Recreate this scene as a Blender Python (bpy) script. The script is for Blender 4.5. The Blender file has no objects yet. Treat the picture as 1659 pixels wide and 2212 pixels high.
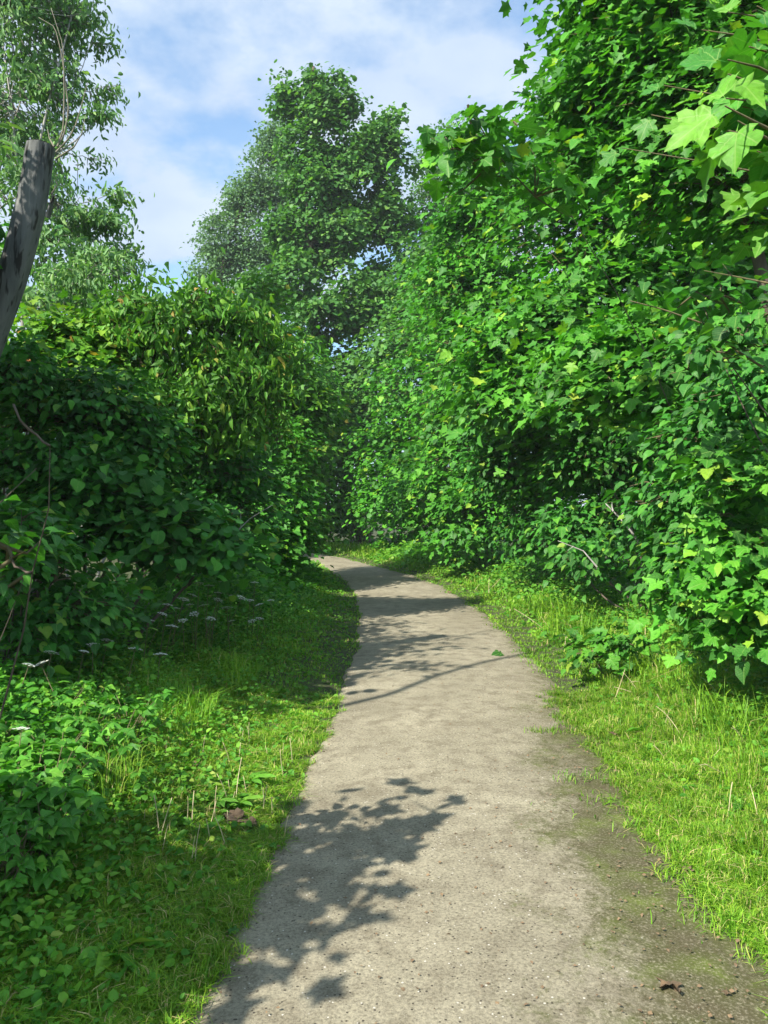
import bpy, math, random, zlib
import numpy as np
from mathutils import Matrix, Vector

rng = np.random.default_rng(7)
scene = bpy.context.scene
COL = scene.collection

# ------------------------------------------------------------------ camera, sky, sun, exposure
EYE = 1.65
F = 1703.0 / 1659.0            # focal length in picture widths
cam_d = bpy.data.cameras.new('camera')
cam = bpy.data.objects.new('camera', cam_d); COL.objects.link(cam)
cam_d.sensor_fit = 'HORIZONTAL'; cam_d.sensor_width = 36.0; cam_d.lens = 36.0 * F
cam.location = (0, 0, EYE); cam.rotation_euler = (math.radians(89.8), 0, 0)
cam_d.clip_start = 0.05; cam_d.clip_end = 3000
scene.camera = cam

SUN_EL = math.radians(43); SUN_AZ = math.radians(226)      # clockwise from +Y
SUN = np.array([math.sin(SUN_AZ)*math.cos(SUN_EL), math.cos(SUN_AZ)*math.cos(SUN_EL), math.sin(SUN_EL)])
world = bpy.data.worlds.new('World'); scene.world = world; world.use_nodes = True
wn = world.node_tree.nodes; wl = world.node_tree.links; wn.clear()
w_out = wn.new('ShaderNodeOutputWorld'); w_bg = wn.new('ShaderNodeBackground'); w_bg.inputs['Strength'].default_value = 0.13
w_sky = wn.new('ShaderNodeTexSky'); w_sky.sky_type = 'NISHITA'; w_sky.sun_disc = False
w_sky.sun_elevation = SUN_EL; w_sky.sun_rotation = SUN_AZ; w_sky.air_density = 1.0; w_sky.dust_density = 0.6; w_sky.ozone_density = 1.2
w_tc = wn.new('ShaderNodeTexCoord'); w_sep = wn.new('ShaderNodeSeparateXYZ')
wl.new(w_tc.outputs['Generated'], w_sep.inputs[0])
def wmath(op, a, b=None):
    n = wn.new('ShaderNodeMath'); n.operation = op
    for i, v in enumerate((a, b)):
        if v is None: continue
        if isinstance(v, (int, float)): n.inputs[i].default_value = v
        else: wl.new(v, n.inputs[i])
    return n.outputs[0]
zz = wmath('ADD', wmath('MAXIMUM', w_sep.outputs[2], 0.0), 0.22)
w_cmb = wn.new('ShaderNodeCombineXYZ')
wl.new(wmath('DIVIDE', w_sep.outputs[0], zz), w_cmb.inputs[0]); wl.new(wmath('DIVIDE', w_sep.outputs[1], zz), w_cmb.inputs[1])
w_n1 = wn.new('ShaderNodeTexNoise'); w_n1.inputs['Scale'].default_value = 3.3; w_n1.inputs['Detail'].default_value = 9; w_n1.inputs['Roughness'].default_value = 0.56
w_map = wn.new('ShaderNodeMapping'); w_map.inputs['Location'].default_value = (1.7, 4.2, 0.4)
wl.new(w_cmb.outputs[0], w_map.inputs[0]); wl.new(w_map.outputs[0], w_n1.inputs['Vector'])
w_r = wn.new('ShaderNodeValToRGB'); w_r.color_ramp.elements[0].position = 0.40; w_r.color_ramp.elements[1].position = 0.54
w_r.color_ramp.elements[0].color = (0.3, 0.3, 0.3, 1); w_r.color_ramp.elements[1].color = (0.96, 0.96, 0.96, 1)
wl.new(w_n1.outputs['Fac'], w_r.inputs[0])
w_n2 = wn.new('ShaderNodeTexNoise'); w_n2.inputs['Scale'].default_value = 3.4; w_n2.inputs['Detail'].default_value = 7
wl.new(w_cmb.outputs[0], w_n2.inputs['Vector'])
w_cc = wn.new('ShaderNodeValToRGB'); w_cc.color_ramp.elements[0].position = 0.35; w_cc.color_ramp.elements[1].position = 0.68
w_cc.color_ramp.elements[0].color = (2.45, 3.0, 3.85, 1); w_cc.color_ramp.elements[1].color = (3.2, 3.65, 4.2, 1)
wl.new(w_n2.outputs['Fac'], w_cc.inputs[0])
w_mix = wn.new('ShaderNodeMix'); w_mix.data_type = 'RGBA'
wl.new(w_r.outputs[0], w_mix.inputs['Factor']); w_t = wn.new('ShaderNodeVectorMath'); w_t.operation = 'MULTIPLY'; w_t.inputs[1].default_value = (.72, 1.0, 1.1); wl.new(w_sky.outputs[0], w_t.inputs[0]); wl.new(w_t.outputs[0], w_mix.inputs['A']); wl.new(w_cc.outputs[0], w_mix.inputs['B'])
wl.new(w_mix.outputs['Result'], w_bg.inputs['Color']); wl.new(w_bg.outputs[0], w_out.inputs[0])

sun_d = bpy.data.lights.new('sun', 'SUN'); sun_d.energy = 5.0; sun_d.angle = math.radians(0.53); sun_d.color = (1.0, 0.94, 0.83)
sun = bpy.data.objects.new('sun', sun_d); COL.objects.link(sun); sun.location = (-20, -20, 30)
sun.rotation_euler = Vector(SUN.tolist()).to_track_quat('Z', 'Y').to_euler()

vs = scene.view_settings
vs.view_transform = 'Standard'; vs.look = 'None'; vs.gamma = 1.0; vs.use_curve_mapping = False; vs.exposure = 1.0

# ------------------------------------------------------------------ helpers
def P(px, py, d):
    """a point seen at (px, py) of a 1659 x 2212 picture, d metres along the path"""
    return np.array([(px - 829.5) / 1703.0 * d, d, EYE + (1100.0 - py) / 1703.0 * d])

def tag(o, label=None, cat=None, group=None, kind=None):
    if label: o['label'] = label
    if cat: o['category'] = cat
    if group: o['group'] = group
    if kind: o['kind'] = kind
    return o

def norm(v): return v / np.maximum(np.linalg.norm(v, axis=-1, keepdims=True), 1e-9)

def make_mesh(name, verts, polys_flat, poly_sizes, mat, attrs=None, smooth=False):
    me = bpy.data.meshes.new(name)
    nv = len(verts)
    me.vertices.add(nv); me.vertices.foreach_set('co', np.asarray(verts, dtype=np.float32).ravel())
    me.loops.add(len(polys_flat)); me.loops.foreach_set('vertex_index', np.asarray(polys_flat, dtype=np.int32))
    me.polygons.add(len(poly_sizes))
    starts = np.concatenate([[0], np.cumsum(poly_sizes)[:-1]]).astype(np.int32)
    me.polygons.foreach_set('loop_start', starts)
    me.polygons.foreach_set('loop_total', np.asarray(poly_sizes, dtype=np.int32))
    if smooth: me.polygons.foreach_set('use_smooth', np.ones(len(poly_sizes), dtype=bool))
    for an, av in (attrs or {}).items():
        a = me.attributes.new(an, 'FLOAT', 'POINT'); a.data.foreach_set('value', np.asarray(av, dtype=np.float32))
    me.update(calc_edges=True)
    if mat: me.materials.append(mat)
    return me

def link(name, me, parent=None, loc=None):
    o = bpy.data.objects.new(name, me); COL.objects.link(o)
    if parent: o.parent = parent
    if loc is not None: o.location = loc
    return o

def empty(name, loc, label, cat, group=None):
    o = bpy.data.objects.new(name, None); COL.objects.link(o); o.location = [float(a) for a in loc]
    o.empty_display_size = 0.2
    return tag(o, label, cat, group)

# a growing pile of geometry with a per-vertex random value
class Pile:
    def __init__(s): s.v = []; s.f = []; s.n = []; s.r = []; s.k = 0
    def add(s, v, flat, sizes, r):
        v = np.asarray(v); s.v.append(v); s.f.append(np.asarray(flat) + s.k); s.n.append(np.asarray(sizes))
        s.r.append(np.broadcast_to(np.asarray(r, dtype=float), (len(v),))); s.k += len(v)
    def tube(s, pts, rad, sides=6, r=0.5, cap=True, wob=0.0):
        pts = np.asarray(pts, float); m = len(pts); rad = np.broadcast_to(np.asarray(rad, float), (m,))
        t = norm(np.gradient(pts, axis=0)); ref = np.array([0.31, 0.17, 0.93]) if abs(t[0][2]) < 0.9 else np.array([1., 0.1, 0.])
        a = norm(np.cross(t, ref)); b = np.cross(t, a)
        ang = np.linspace(0, 2*np.pi, sides, endpoint=False)
        rr = rad[:, None] * (1 + wob * rng.normal(size=(m, sides)))
        v = pts[:, None] + rr[..., None] * (np.cos(ang)[None, :, None]*a[:, None] + np.sin(ang)[None, :, None]*b[:, None])
        v = v.reshape(-1, 3)
        i = np.arange(m-1)[:, None]*sides; j = np.arange(sides)[None]; j2 = (j+1) % sides
        q = np.stack([i+j, i+j2, i+sides+j2, i+sides+j], -1).reshape(-1)
        sz = [4]*((m-1)*sides)
        if cap:
            q = np.concatenate([q, (m-1)*sides + np.arange(sides)]); sz = sz + [sides]
        s.add(v, q, sz, r)
    def mesh(s, name, mat, smooth=False):
        return make_mesh(name, np.concatenate(s.v), np.concatenate(s.f), np.concatenate(s.n), mat, {'rnd': np.concatenate(s.r)}, smooth)

def leaf_template(half, cz=0.0, center=0.3, fold=0.10, droop=0.12, xs=1.0):
    half = [(x*xs, y) for x, y in half]
    right = half; left = [(-x, y) for x, y in half[1:-1]][::-1]
    ring = right + left
    v = [(x, y, fold*abs(x)*1.2 - droop*y*y) for x, y in ring]
    v.append((0, center, -droop*center*center))
    n = len(ring); tris = []
    for i in range(n): tris += [n, i, (i+1) % n]
    return np.array(v, float), np.array(tris), np.array([3]*n)
def fold_template(half, fold=0.14, droop=0.15, xs=1.0):
    n = len(half)
    v = [(x*xs, y, fold*abs(x) - droop*y*y) for x, y in half] + [(-x*xs, y, fold*abs(x) - droop*y*y) for x, y in half[1:-1]]
    a = list(range(n)); b = [0] + list(range(n, 2*n-2)) + [n-1]
    return np.array(v, float), np.array(a + b[::-1]), np.array([n, n])
MAPLE_HI = [(0,0),(.15,-.08),(.27,-.03),(.43,-.01),(.40,.09),(.35,.20),(.47,.23),(.60,.33),(.67,.52),(.54,.51),(.44,.60),(.30,.51),(.29,.63),(.33,.76),(.20,.77),(.11,.88),(0,1.05)]
MAPLE_LO = [(0,0),(.42,-.02),(.27,.2),(.60,.5),(.22,.48),(.27,.74),(0,1.02)]
OVATE_HI = [(0,0),(.17,.05),(.31,.22),(.35,.42),(.28,.64),(.15,.84),(0,1.02)]
OVATE_LO = [(0,0),(.30,.2),(.30,.58),(0,1.0)]
T = {
 'maple': leaf_template(MAPLE_HI, center=.33), 'maple_lo': fold_template([(0,0),(.42,-.01),(.33,.22),(.64,.5),(.30,.57),(0,1.02)], fold=.16, droop=.2),
 'maple_far': fold_template([(0,0),(.5,.2),(.42,.66),(0,1.0)]),
 'ovate': leaf_template(OVATE_HI, center=.4, fold=.25, droop=.2), 'ovate_lo': fold_template(OVATE_LO, fold=.25, droop=.2),
 'narrow': leaf_template(OVATE_HI, center=.4, fold=.3, droop=.3, xs=.62), 'narrow_lo': fold_template(OVATE_LO, fold=.3, droop=.3, xs=.62),
 'round': leaf_template([(0,0),(.3,.0),(.48,.25),(.46,.6),(.25,.88),(0,.97)], center=.45, fold=.12, droop=.15),
 'round_lo': fold_template([(0,0),(.42,.15),(.42,.68),(0,.95)], fold=.18, droop=.15),
 'tiny': fold_template([(0,0),(.38,.5),(0,1.0)], fold=.3, droop=.1),
}
def frames(nrm, tip):
    z = norm(nrm); y = norm(tip - (tip*z).sum(-1, keepdims=True)*z); x = np.cross(y, z)
    return x, y, z
def place_leaves(pile, kind, pos, nrm, tip, size, r):
    v, f, n = T[kind]; k = len(v); N = len(pos)
    if N == 0: return
    x, y, z = frames(nrm, tip); s = np.broadcast_to(size, (N,))[:, None, None]
    w = pos[:, None] + s*(v[None, :, 0:1]*x[:, None] + v[None, :, 1:2]*y[:, None] + v[None, :, 2:3]*z[:, None])
    flat = (f[None] + (np.arange(N)*k)[:, None]).ravel()
    pile.add(w.reshape(-1, 3), flat, np.tile(n, N), np.repeat(r, k))

# ------------------------------------------------------------------ materials
def new_mat(name):
    m = bpy.data.materials.new(name); m.use_nodes = True
    nt = m.node_tree; nt.nodes.clear()
    return m, nt.nodes, nt.links
def ramp(nodes, stops):
    r = nodes.new('ShaderNodeValToRGB'); e = r.color_ramp.elements
    e[0].position = stops[0][0]; e[0].color = (*stops[0][1], 1)
    e[1].position = stops[-1][0]; e[1].color = (*stops[-1][1], 1)
    for p, c in stops[1:-1]:
        q = e.new(p); q.color = (*c, 1)
    return r
def leaf_mat(name, stops, trans=0.27, rough=0.5, by_object=False, spec=0.2, tr_gain=(1.5, 1.7, 0.6), veins=None):
    m, N, L = new_mat(name)
    out = N.new('ShaderNodeOutputMaterial'); p = N.new('ShaderNodeBsdfPrincipled'); t = N.new('ShaderNodeBsdfTranslucent'); mx = N.new('ShaderNodeMixShader')
    if by_object: src = N.new('ShaderNodeObjectInfo').outputs['Random']
    else:
        a = N.new('ShaderNodeAttribute'); a.attribute_name = 'rnd'; src = a.outputs['Fac']
    r = ramp(N, stops); L.new(src, r.inputs[0])
    tc = N.new('ShaderNodeNewGeometry'); nz = N.new('ShaderNodeTexNoise'); nz.inputs['Scale'].default_value = 1.1; nz.inputs['Detail'].default_value = 3
    L.new(tc.outputs['Position'], nz.inputs['Vector'])
    hs = N.new('ShaderNodeHueSaturation'); L.new(r.outputs[0], hs.inputs['Color'])
    mr = N.new('ShaderNodeMapRange'); mr.inputs['From Min'].default_value = .3; mr.inputs['From Max'].default_value = .7; mr.inputs['To Min'].default_value = .75; mr.inputs['To Max'].default_value = 1.25
    L.new(nz.outputs['Fac'], mr.inputs[0]); L.new(mr.outputs[0], hs.inputs['Value'])
    nf = N.new('ShaderNodeTexNoise'); nf.inputs['Scale'].default_value = 60; nf.inputs['Detail'].default_value = 2
    L.new(tc.outputs['Position'], nf.inputs['Vector'])
    mr3 = N.new('ShaderNodeMapRange'); mr3.inputs['From Min'].default_value = .3; mr3.inputs['From Max'].default_value = .7; mr3.inputs['To Min'].default_value = .82; mr3.inputs['To Max'].default_value = 1.15
    L.new(nf.outputs['Fac'], mr3.inputs[0])
    vm0 = N.new('ShaderNodeVectorMath'); vm0.operation = 'SCALE'; L.new(hs.outputs[0], vm0.inputs[0]); L.new(mr3.outputs[0], vm0.inputs['Scale'])
    col = vm0.outputs[0]
    if veins:
        def mm(op, a_, b_=None, cl=False):
            n_ = N.new('ShaderNodeMath'); n_.operation = op; n_.use_clamp = cl
            for i_, v_ in enumerate((a_, b_)):
                if v_ is None: continue
                if isinstance(v_, (int, float)): n_.inputs[i_].default_value = v_
                else: L.new(v_, n_.inputs[i_])
            return n_.outputs[0]
        oc = N.new('ShaderNodeTexCoord'); sx = N.new('ShaderNodeSeparateXYZ'); L.new(oc.outputs['Object'], sx.inputs[0]); X_, Y_ = sx.outputs[0], sx.outputs[1]
        if veins == 'palmate':
            an = mm('ARCTAN2', X_, mm('ADD', Y_, .02)); fr = mm('ABSOLUTE', mm('SUBTRACT', mm('FRACT', mm('ADD', mm('DIVIDE', an, .72), .5)), .5))
            rad_ = mm('SQRT', mm('ADD', mm('MULTIPLY', X_, X_), mm('MULTIPLY', Y_, Y_))); dist = mm('MULTIPLY', mm('MULTIPLY', fr, .72), rad_)
            side = mm('ABSOLUTE', mm('SUBTRACT', mm('FRACT', mm('MULTIPLY', mm('SUBTRACT', rad_, mm('MULTIPLY', dist, 1.1)), 9)), .5)); s2 = mm('MULTIPLY', mm('LESS_THAN', side, .06), .4)
        else:
            ax_ = mm('ABSOLUTE', X_); dist = ax_; side = mm('ABSOLUTE', mm('SUBTRACT', mm('FRACT', mm('MULTIPLY', mm('SUBTRACT', Y_, mm('MULTIPLY', ax_, .8)), 9)), .5)); s2 = mm('MULTIPLY', mm('LESS_THAN', side, .08), .45)
        vf = mm('MAXIMUM', mm('LESS_THAN', dist, .013), s2)
        vx = N.new('ShaderNodeMix'); vx.data_type = 'RGBA'; L.new(mm('MULTIPLY', vf, .55), vx.inputs['Factor']); L.new(col, vx.inputs['A']); vx.inputs['B'].default_value = (.24, .38, .10, 1); col = vx.outputs['Result']
    L.new(col, p.inputs['Base Color']); p.inputs['Roughness'].default_value = rough; p.inputs['Specular IOR Level'].default_value = spec
    vm = N.new('ShaderNodeVectorMath'); vm.operation = 'MULTIPLY'; vm.inputs[1].default_value = tr_gain
    L.new(hs.outputs[0], vm.inputs[0]); L.new(vm.outputs[0], t.inputs['Color'])
    bp = N.new('ShaderNodeBump'); bp.inputs['Strength'].default_value = .25; bp.inputs['Distance'].default_value = .004
    L.new(nf.outputs['Fac'], bp.inputs['Height']); L.new(bp.outputs[0], p.inputs['Normal'])
    mx.inputs[0].default_value = trans; L.new(p.outputs[0], mx.inputs[1]); L.new(t.outputs[0], mx.inputs[2]); L.new(mx.outputs[0], out.inputs[0])
    return m
G = {
 'maple':  [(0,(.026,.105,.02)),(.3,(.05,.19,.035)),(.55,(.055,.23,.022)),(.85,(.10,.33,.035)),(.97,(.18,.39,.04)),(1,(.28,.40,.05))],
 'hazel':  [(0,(.02,.09,.024)),(.4,(.045,.17,.04)),(.65,(.04,.20,.028)),(.93,(.09,.30,.04)),(1,(.22,.35,.06))],
 'cherry': [(0,(.035,.13,.022)),(.55,(.085,.25,.035)),(.9,(.16,.34,.04)),(.98,(.24,.33,.06)),(1,(.34,.22,.08))],
 'yellow': [(0,(.05,.18,.02)),(.5,(.10,.27,.03)),(.86,(.19,.33,.035)),(.95,(.28,.29,.05)),(1,(.42,.18,.08))],
 'tree':   [(0,(.035,.12,.04)),(.6,(.08,.22,.055)),(1,(.16,.33,.075))],
 'grey':   [(0,(.07,.15,.09)),(.6,(.115,.23,.135)),(1,(.17,.31,.18))],
 'airy':   [(0,(.07,.18,.08)),(.6,(.14,.29,.12)),(1,(.23,.38,.15))],
 'near':   [(0,(.035,.16,.025)),(.5,(.065,.24,.03)),(1,(.12,.30,.035))],
 'grass':  [(0,(.075,.21,.018)),(.5,(.15,.32,.026)),(.85,(.23,.38,.035)),(.94,(.36,.38,.10)),(1,(.48,.41,.22))],
 'weed':   [(0,(.045,.17,.02)),(.5,(.09,.27,.028)),(.93,(.15,.34,.035)),(1,(.24,.33,.06))],
 'elder':  [(0,(.035,.15,.022)),(.6,(.07,.26,.032)),(1,(.14,.36,.042))],
}
for _k, _v in G.items():
    _g = (1.06, 1.02, .82) if _k not in ('near', 'grass', 'weed') else (1.08, 1.04, .95)
    G[_k] = [(p_, tuple(min(.6, a_*b_) for a_, b_ in zip(c_, _g))) for p_, c_ in _v]
M = {k: leaf_mat(k + '_foliage', v) for k, v in G.items()}
MO = {k: leaf_mat(k + '_leaf', v, by_object=True, veins='pinnate') for k, v in G.items()}
MV = {k: leaf_mat(k + '_palmate_leaf', v, by_object=True, veins='palmate') for k, v in G.items()}

def bark_mat(name, c1, c2, scale=14, stretch=0.25, rough=.9):
    m, N, L = new_mat(name)
    out = N.new('ShaderNodeOutputMaterial'); p = N.new('ShaderNodeBsdfPrincipled'); p.inputs['Roughness'].default_value = rough
    tc = N.new('ShaderNodeTexCoord'); mp = N.new('ShaderNodeMapping'); mp.inputs['Scale'].default_value = (1, 1, stretch); L.new(tc.outputs['Object'], mp.inputs[0])
    n = N.new('ShaderNodeTexNoise'); n.inputs['Scale'].default_value = scale; n.inputs['Detail'].default_value = 8; n.inputs['Roughness'].default_value = .65; L.new(mp.outputs[0], n.inputs['Vector'])
    r = ramp(N, [(.3, c1), (.7, c2)]); L.new(n.outputs['Fac'], r.inputs[0]); L.new(r.outputs[0], p.inputs['Base Color'])
    b = N.new('ShaderNodeBump'); b.inputs['Strength'].default_value = .6; b.inputs['Distance'].default_value = .02; L.new(n.outputs['Fac'], b.inputs['Height']); L.new(b.outputs[0], p.inputs['Normal'])
    L.new(p.outputs[0], out.inputs[0]); return m
BARK = bark_mat('brown_bark', (.05,.04,.03), (.14,.11,.08))
GREYBARK = bark_mat('weathered_grey_wood', (.055,.06,.062), (.15,.155,.15), scale=9, stretch=.12)
_n = GREYBARK.node_tree.nodes; _l = GREYBARK.node_tree.links
_p = [n_ for n_ in _n if n_.type == 'BSDF_PRINCIPLED'][0]; _c = _p.inputs['Base Color'].links[0].from_socket
_tc = _n.new('ShaderNodeTexCoord'); _mp = _n.new('ShaderNodeMapping'); _mp.inputs['Scale'].default_value = (1, 1, .16); _l.new(_tc.outputs['Object'], _mp.inputs[0])
_w = _n.new('ShaderNodeTexNoise'); _w.inputs['Scale'].default_value = 16; _w.inputs['Detail'].default_value = 3; _l.new(_mp.outputs[0], _w.inputs['Vector'])
_r = ramp(_n, [(.36, (.18, .17, .16)), (.43, (1, 1, 1)), (.62, (1, 1, 1)), (.68, (1.7, 1.65, 1.55))]); _l.new(_w.outputs['Fac'], _r.inputs[0])
_m = _n.new('ShaderNodeMix'); _m.data_type = 'RGBA'; _m.blend_type = 'MULTIPLY'; _m.inputs['Factor'].default_value = 1
_l.new(_c, _m.inputs['A']); _l.new(_r.outputs[0], _m.inputs['B']); _l.new(_m.outputs['Result'], _p.inputs['Base Color'])
CUTWOOD = bark_mat('cut_wood', (.22,.18,.13), (.36,.31,.24), scale=30, stretch=1)
TWIG = bark_mat('green_brown_twig', (.07,.07,.03), (.16,.13,.06), scale=20)
PALEBARK = bark_mat('pale_bark', (.2,.19,.17), (.42,.4,.37), scale=20)
SPROUT = bark_mat('sprout_bark', (.12,.11,.08), (.24,.22,.17), scale=20)
STRAW = bark_mat('dry_straw', (.38,.31,.16), (.62,.54,.34), scale=40)
DEADLEAF = bark_mat('dead_leaf', (.11,.07,.04), (.26,.18,.10), scale=50, stretch=1)
SOIL = bark_mat('soil', (.05,.035,.022), (.13,.09,.055), scale=40, stretch=1)
FLOWER = bark_mat('white_florets', (.5,.55,.46), (.78,.8,.72), scale=60, stretch=1)

# ------------------------------------------------------------------ plan of the place
LY = [-3, 0, 2.5, 4.4, 6.3, 9.4, 12, 14.8, 17.5, 20, 24, 28, 33, 40]
LX = [-.85, -.8, -.68, -.53, -.445, -.36, -.4, -.56, -.85, -1.3, -2.0, -3.1, -6.0, -13]
RY = [-3, 0, 2.9, 3.5, 6.3, 9, 12.5, 16.5, 19.5, 22.5, 26.5, 31, 36, 40]
RX = [1.5, 1.45, 1.42, 1.42, 1.55, 1.68, 1.62, 1.30, .75, -.15, -1.3, -3.3, -7.0, -11]
def pl(y): return np.interp(y, LY, LX)
def pr(y): return np.interp(y, RY, RX)
def wobx(y, s): return .018*np.sin(y*2.1+s) + .014*np.sin(y*6.7+2*s) + .010*np.sin(y*17.3+3*s)
def ground_z(x, y):
    """height of the soil: flat under the path, a low uneven bank on both sides"""
    x = np.asarray(x, float); y = np.asarray(y, float)
    d = np.maximum(np.maximum(pl(y) - x, x - pr(y)), 0)
    n = .5*np.sin(x*1.7+y*.9) + .3*np.sin(x*3.3-y*2.1+1) + .2*np.sin(x*7.1+y*5.3)
    return np.clip(d*.14, 0, .10) + .035*n*np.clip(d*2, 0, 1) + .0

# ground: one sheet to the horizon
gx = np.concatenate([[-900,-300,-100,-40,-20], np.arange(-12, 12.01, .2), [20,40,100,300,900]])
gy = np.concatenate([[-900,-300,-100,-30,-10], np.arange(-4, 42.01, .2), [50,70,120,300,900]])
X, Y = np.meshgrid(gx, gy); Z = ground_z(X, Y)
far = (np.abs(X) > 12.1) | (Y > 42.1) | (Y < -4.1); Z[far] = .08
nx, ny = len(gx), len(gy)
i = np.arange(ny-1)[:, None]*nx + np.arange(nx-1)[None]
quads = np.stack([i, i+1, i+nx+1, i+nx], -1).reshape(-1)
m, N, L = new_mat('verge_soil')
out = N.new('ShaderNodeOutputMaterial'); p = N.new('ShaderNodeBsdfPrincipled'); p.inputs['Roughness'].default_value = .95
ge = N.new('ShaderNodeNewGeometry'); n1 = N.new('ShaderNodeTexNoise'); n1.inputs['Scale'].default_value = 9; n1.inputs['Detail'].default_value = 8
L.new(ge.outputs['Position'], n1.inputs['Vector'])
r = ramp(N, [(.3,(.03,.028,.012)),(.5,(.045,.055,.016)),(.62,(.05,.075,.016)),(.75,(.09,.07,.04))]); L.new(n1.outputs['Fac'], r.inputs[0]); L.new(r.outputs[0], p.inputs['Base Color'])
b = N.new('ShaderNodeBump'); b.inputs['Strength'].default_value = .8; b.inputs['Distance'].default_value = .03; L.new(n1.outputs['Fac'], b.inputs['Height']); L.new(b.outputs[0], p.inputs['Normal'])
L.new(p.outputs[0], out.inputs[0])
g = link('ground', make_mesh('ground', np.stack([X, Y, Z], -1).reshape(-1, 3), quads, [4]*(len(quads)//4), m, smooth=True))
tag(g, kind='structure')

# the path: a slightly cambered sheet with ragged edges
m, N, L = new_mat('worn_asphalt')
out = N.new('ShaderNodeOutputMaterial'); p = N.new('ShaderNodeBsdfPrincipled'); p.inputs['Roughness'].default_value = .93; p.inputs['Specular IOR Level'].default_value = .2
ge = N.new('ShaderNodeNewGeometry'); at = N.new('ShaderNodeAttribute'); at.attribute_name = 'across'; al = N.new('ShaderNodeAttribute'); al.attribute_name = 'rnd'
def noise(s, d=4, r_=.6):
    n = N.new('ShaderNodeTexNoise'); n.inputs['Scale'].default_value = s; n.inputs['Detail'].default_value = d; n.inputs['Roughness'].default_value = r_
    L.new(ge.outputs['Position'], n.inputs['Vector']); return n.outputs['Fac']
def mth(op, a, b=None, c=None, clamp=False):
    n = N.new('ShaderNodeMath'); n.operation = op; n.use_clamp = clamp
    for i_, v in enumerate((a, b, c)):
        if v is None: continue
        if isinstance(v, (int, float)): n.inputs[i_].default_value = v
        else: L.new(v, n.inputs[i_])
    return n.outputs[0]
def mixc(f, a, b, blend='MIX'):
    n = N.new('ShaderNodeMix'); n.data_type = 'RGBA'; n.blend_type = blend
    if isinstance(f, (int, float)): n.inputs['Factor'].default_value = f
    else: L.new(f, n.inputs['Factor'])
    for k_, v in (('A', a), ('B', b)):
        if isinstance(v, tuple): n.inputs[k_].default_value = (*v, 1)
        else: L.new(v, n.inputs[k_])
    return n.outputs['Result']
def rampf(src, p0, p1):
    n = N.new('ShaderNodeMapRange'); n.interpolation_type = 'SMOOTHSTEP'; n.inputs['From Min'].default_value = p0; n.inputs['From Max'].default_value = p1; L.new(src, n.inputs[0]); return n.outputs[0]
big = noise(1.3, 5); mid = noise(7, 5); fine = noise(85, 5, .75); grit = noise(320, 2, .7)
vor = N.new('ShaderNodeTexVoronoi'); vor.inputs['Scale'].default_value = 95; L.new(ge.outputs['Position'], vor.inputs['Vector'])
r = ramp(N, [(.3,(.215,.194,.138)),(.7,(.335,.305,.222))]); L.new(big, r.inputs[0]); c = r.outputs[0]
c = mixc(rampf(mid, .42, .7), c, (.195,.172,.122))
r2 = ramp(N, [(.36,(.6,.59,.57)),(.5,(1,1,1)),(.64,(1.3,1.29,1.26))]); L.new(fine, r2.inputs[0]); c = mixc(1.0, c, r2.outputs[0], 'MULTIPLY')
r3 = ramp(N, [(.0,(.6,.6,.6)),(.5,(1,1,1)),(1,(1.3,1.3,1.3))]); L.new(grit, r3.inputs[0]); c = mixc(.8, c, r3.outputs[0], 'MULTIPLY')
sepc = N.new('ShaderNodeSeparateColor'); L.new(vor.outputs['Color'], sepc.inputs[0])
stone = mth('MULTIPLY', rampf(sepc.outputs[0], .975, .985), rampf(vor.outputs['Distance'], .45, .3))
c = mixc(stone, c, (.55,.52,.45))
dark_sp = mth('MULTIPLY', rampf(sepc.outputs[1], .94, .97), rampf(vor.outputs['Distance'], .5, .35))
c = mixc(dark_sp, c, (.06,.052,.04))
# moss and washed-in soil creeping in from the right-hand edge, and a little at the left
sep = N.new('ShaderNodeSeparateXYZ'); L.new(ge.outputs['Position'], sep.inputs[0])
near = rampf(sep.outputs[1], 8.5, 3.0)
lim = mth('SUBTRACT', .93, mth('MULTIPLY', near, .29))
mossf = mth('ADD', mth('SUBTRACT', at.outputs['Fac'], lim), mth('MULTIPLY', mth('SUBTRACT', noise(2.2, 6), .5), .55))
mossf = mth('ADD', mossf, mth('MULTIPLY', mth('SUBTRACT', noise(26, 7, .75), .5), .6))
moss = rampf(mossf, -.09, .17)
mc = ramp(N, [(.32,(.075,.062,.032)),(.48,(.065,.066,.022)),(.6,(.075,.09,.018)),(.74,(.12,.165,.02))]); L.new(noise(4.5, 6), mc.inputs[0])
c = mixc(mth('MULTIPLY', moss, mth('MULTIPLY', rampf(fine, .78, .46), .92)), c, mc.outputs[0])
edgel = rampf(mth('ADD', at.outputs['Fac'], mth('MULTIPLY', mth('SUBTRACT', noise(9, 4), .5), .1)), .045, .0)
c = mixc(mth('MULTIPLY', edgel, .7), c, (.09,.075,.04))
L.new(c, p.inputs['Base Color'])
b = N.new('ShaderNodeBump'); b.inputs['Strength'].default_value = .7; b.inputs['Distance'].default_value = .006
L.new(mth('ADD', fine, mth('MULTIPLY', grit, .6)), b.inputs['Height']); L.new(b.outputs[0], p.inputs['Normal']); L.new(p.outputs[0], out.inputs[0])
ys = np.concatenate([np.arange(-3, 12, .05), np.arange(12, 40.01, .15)]); us = np.linspace(0, 1, 25)
el = pl(ys) + wobx(ys, 1) - .03; er = pr(ys) + wobx(ys, 4) + .05
U, YY = np.meshgrid(us, ys); XX = el[:, None] + (er - el)[:, None]*U
ZZ = .012 + .02*np.sin(U*np.pi)
ZZ[:, 0] = ZZ[:, -1] = -.03
nx, ny = len(us), len(ys)
i = np.arange(ny-1)[:, None]*nx + np.arange(nx-1)[None]
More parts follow.
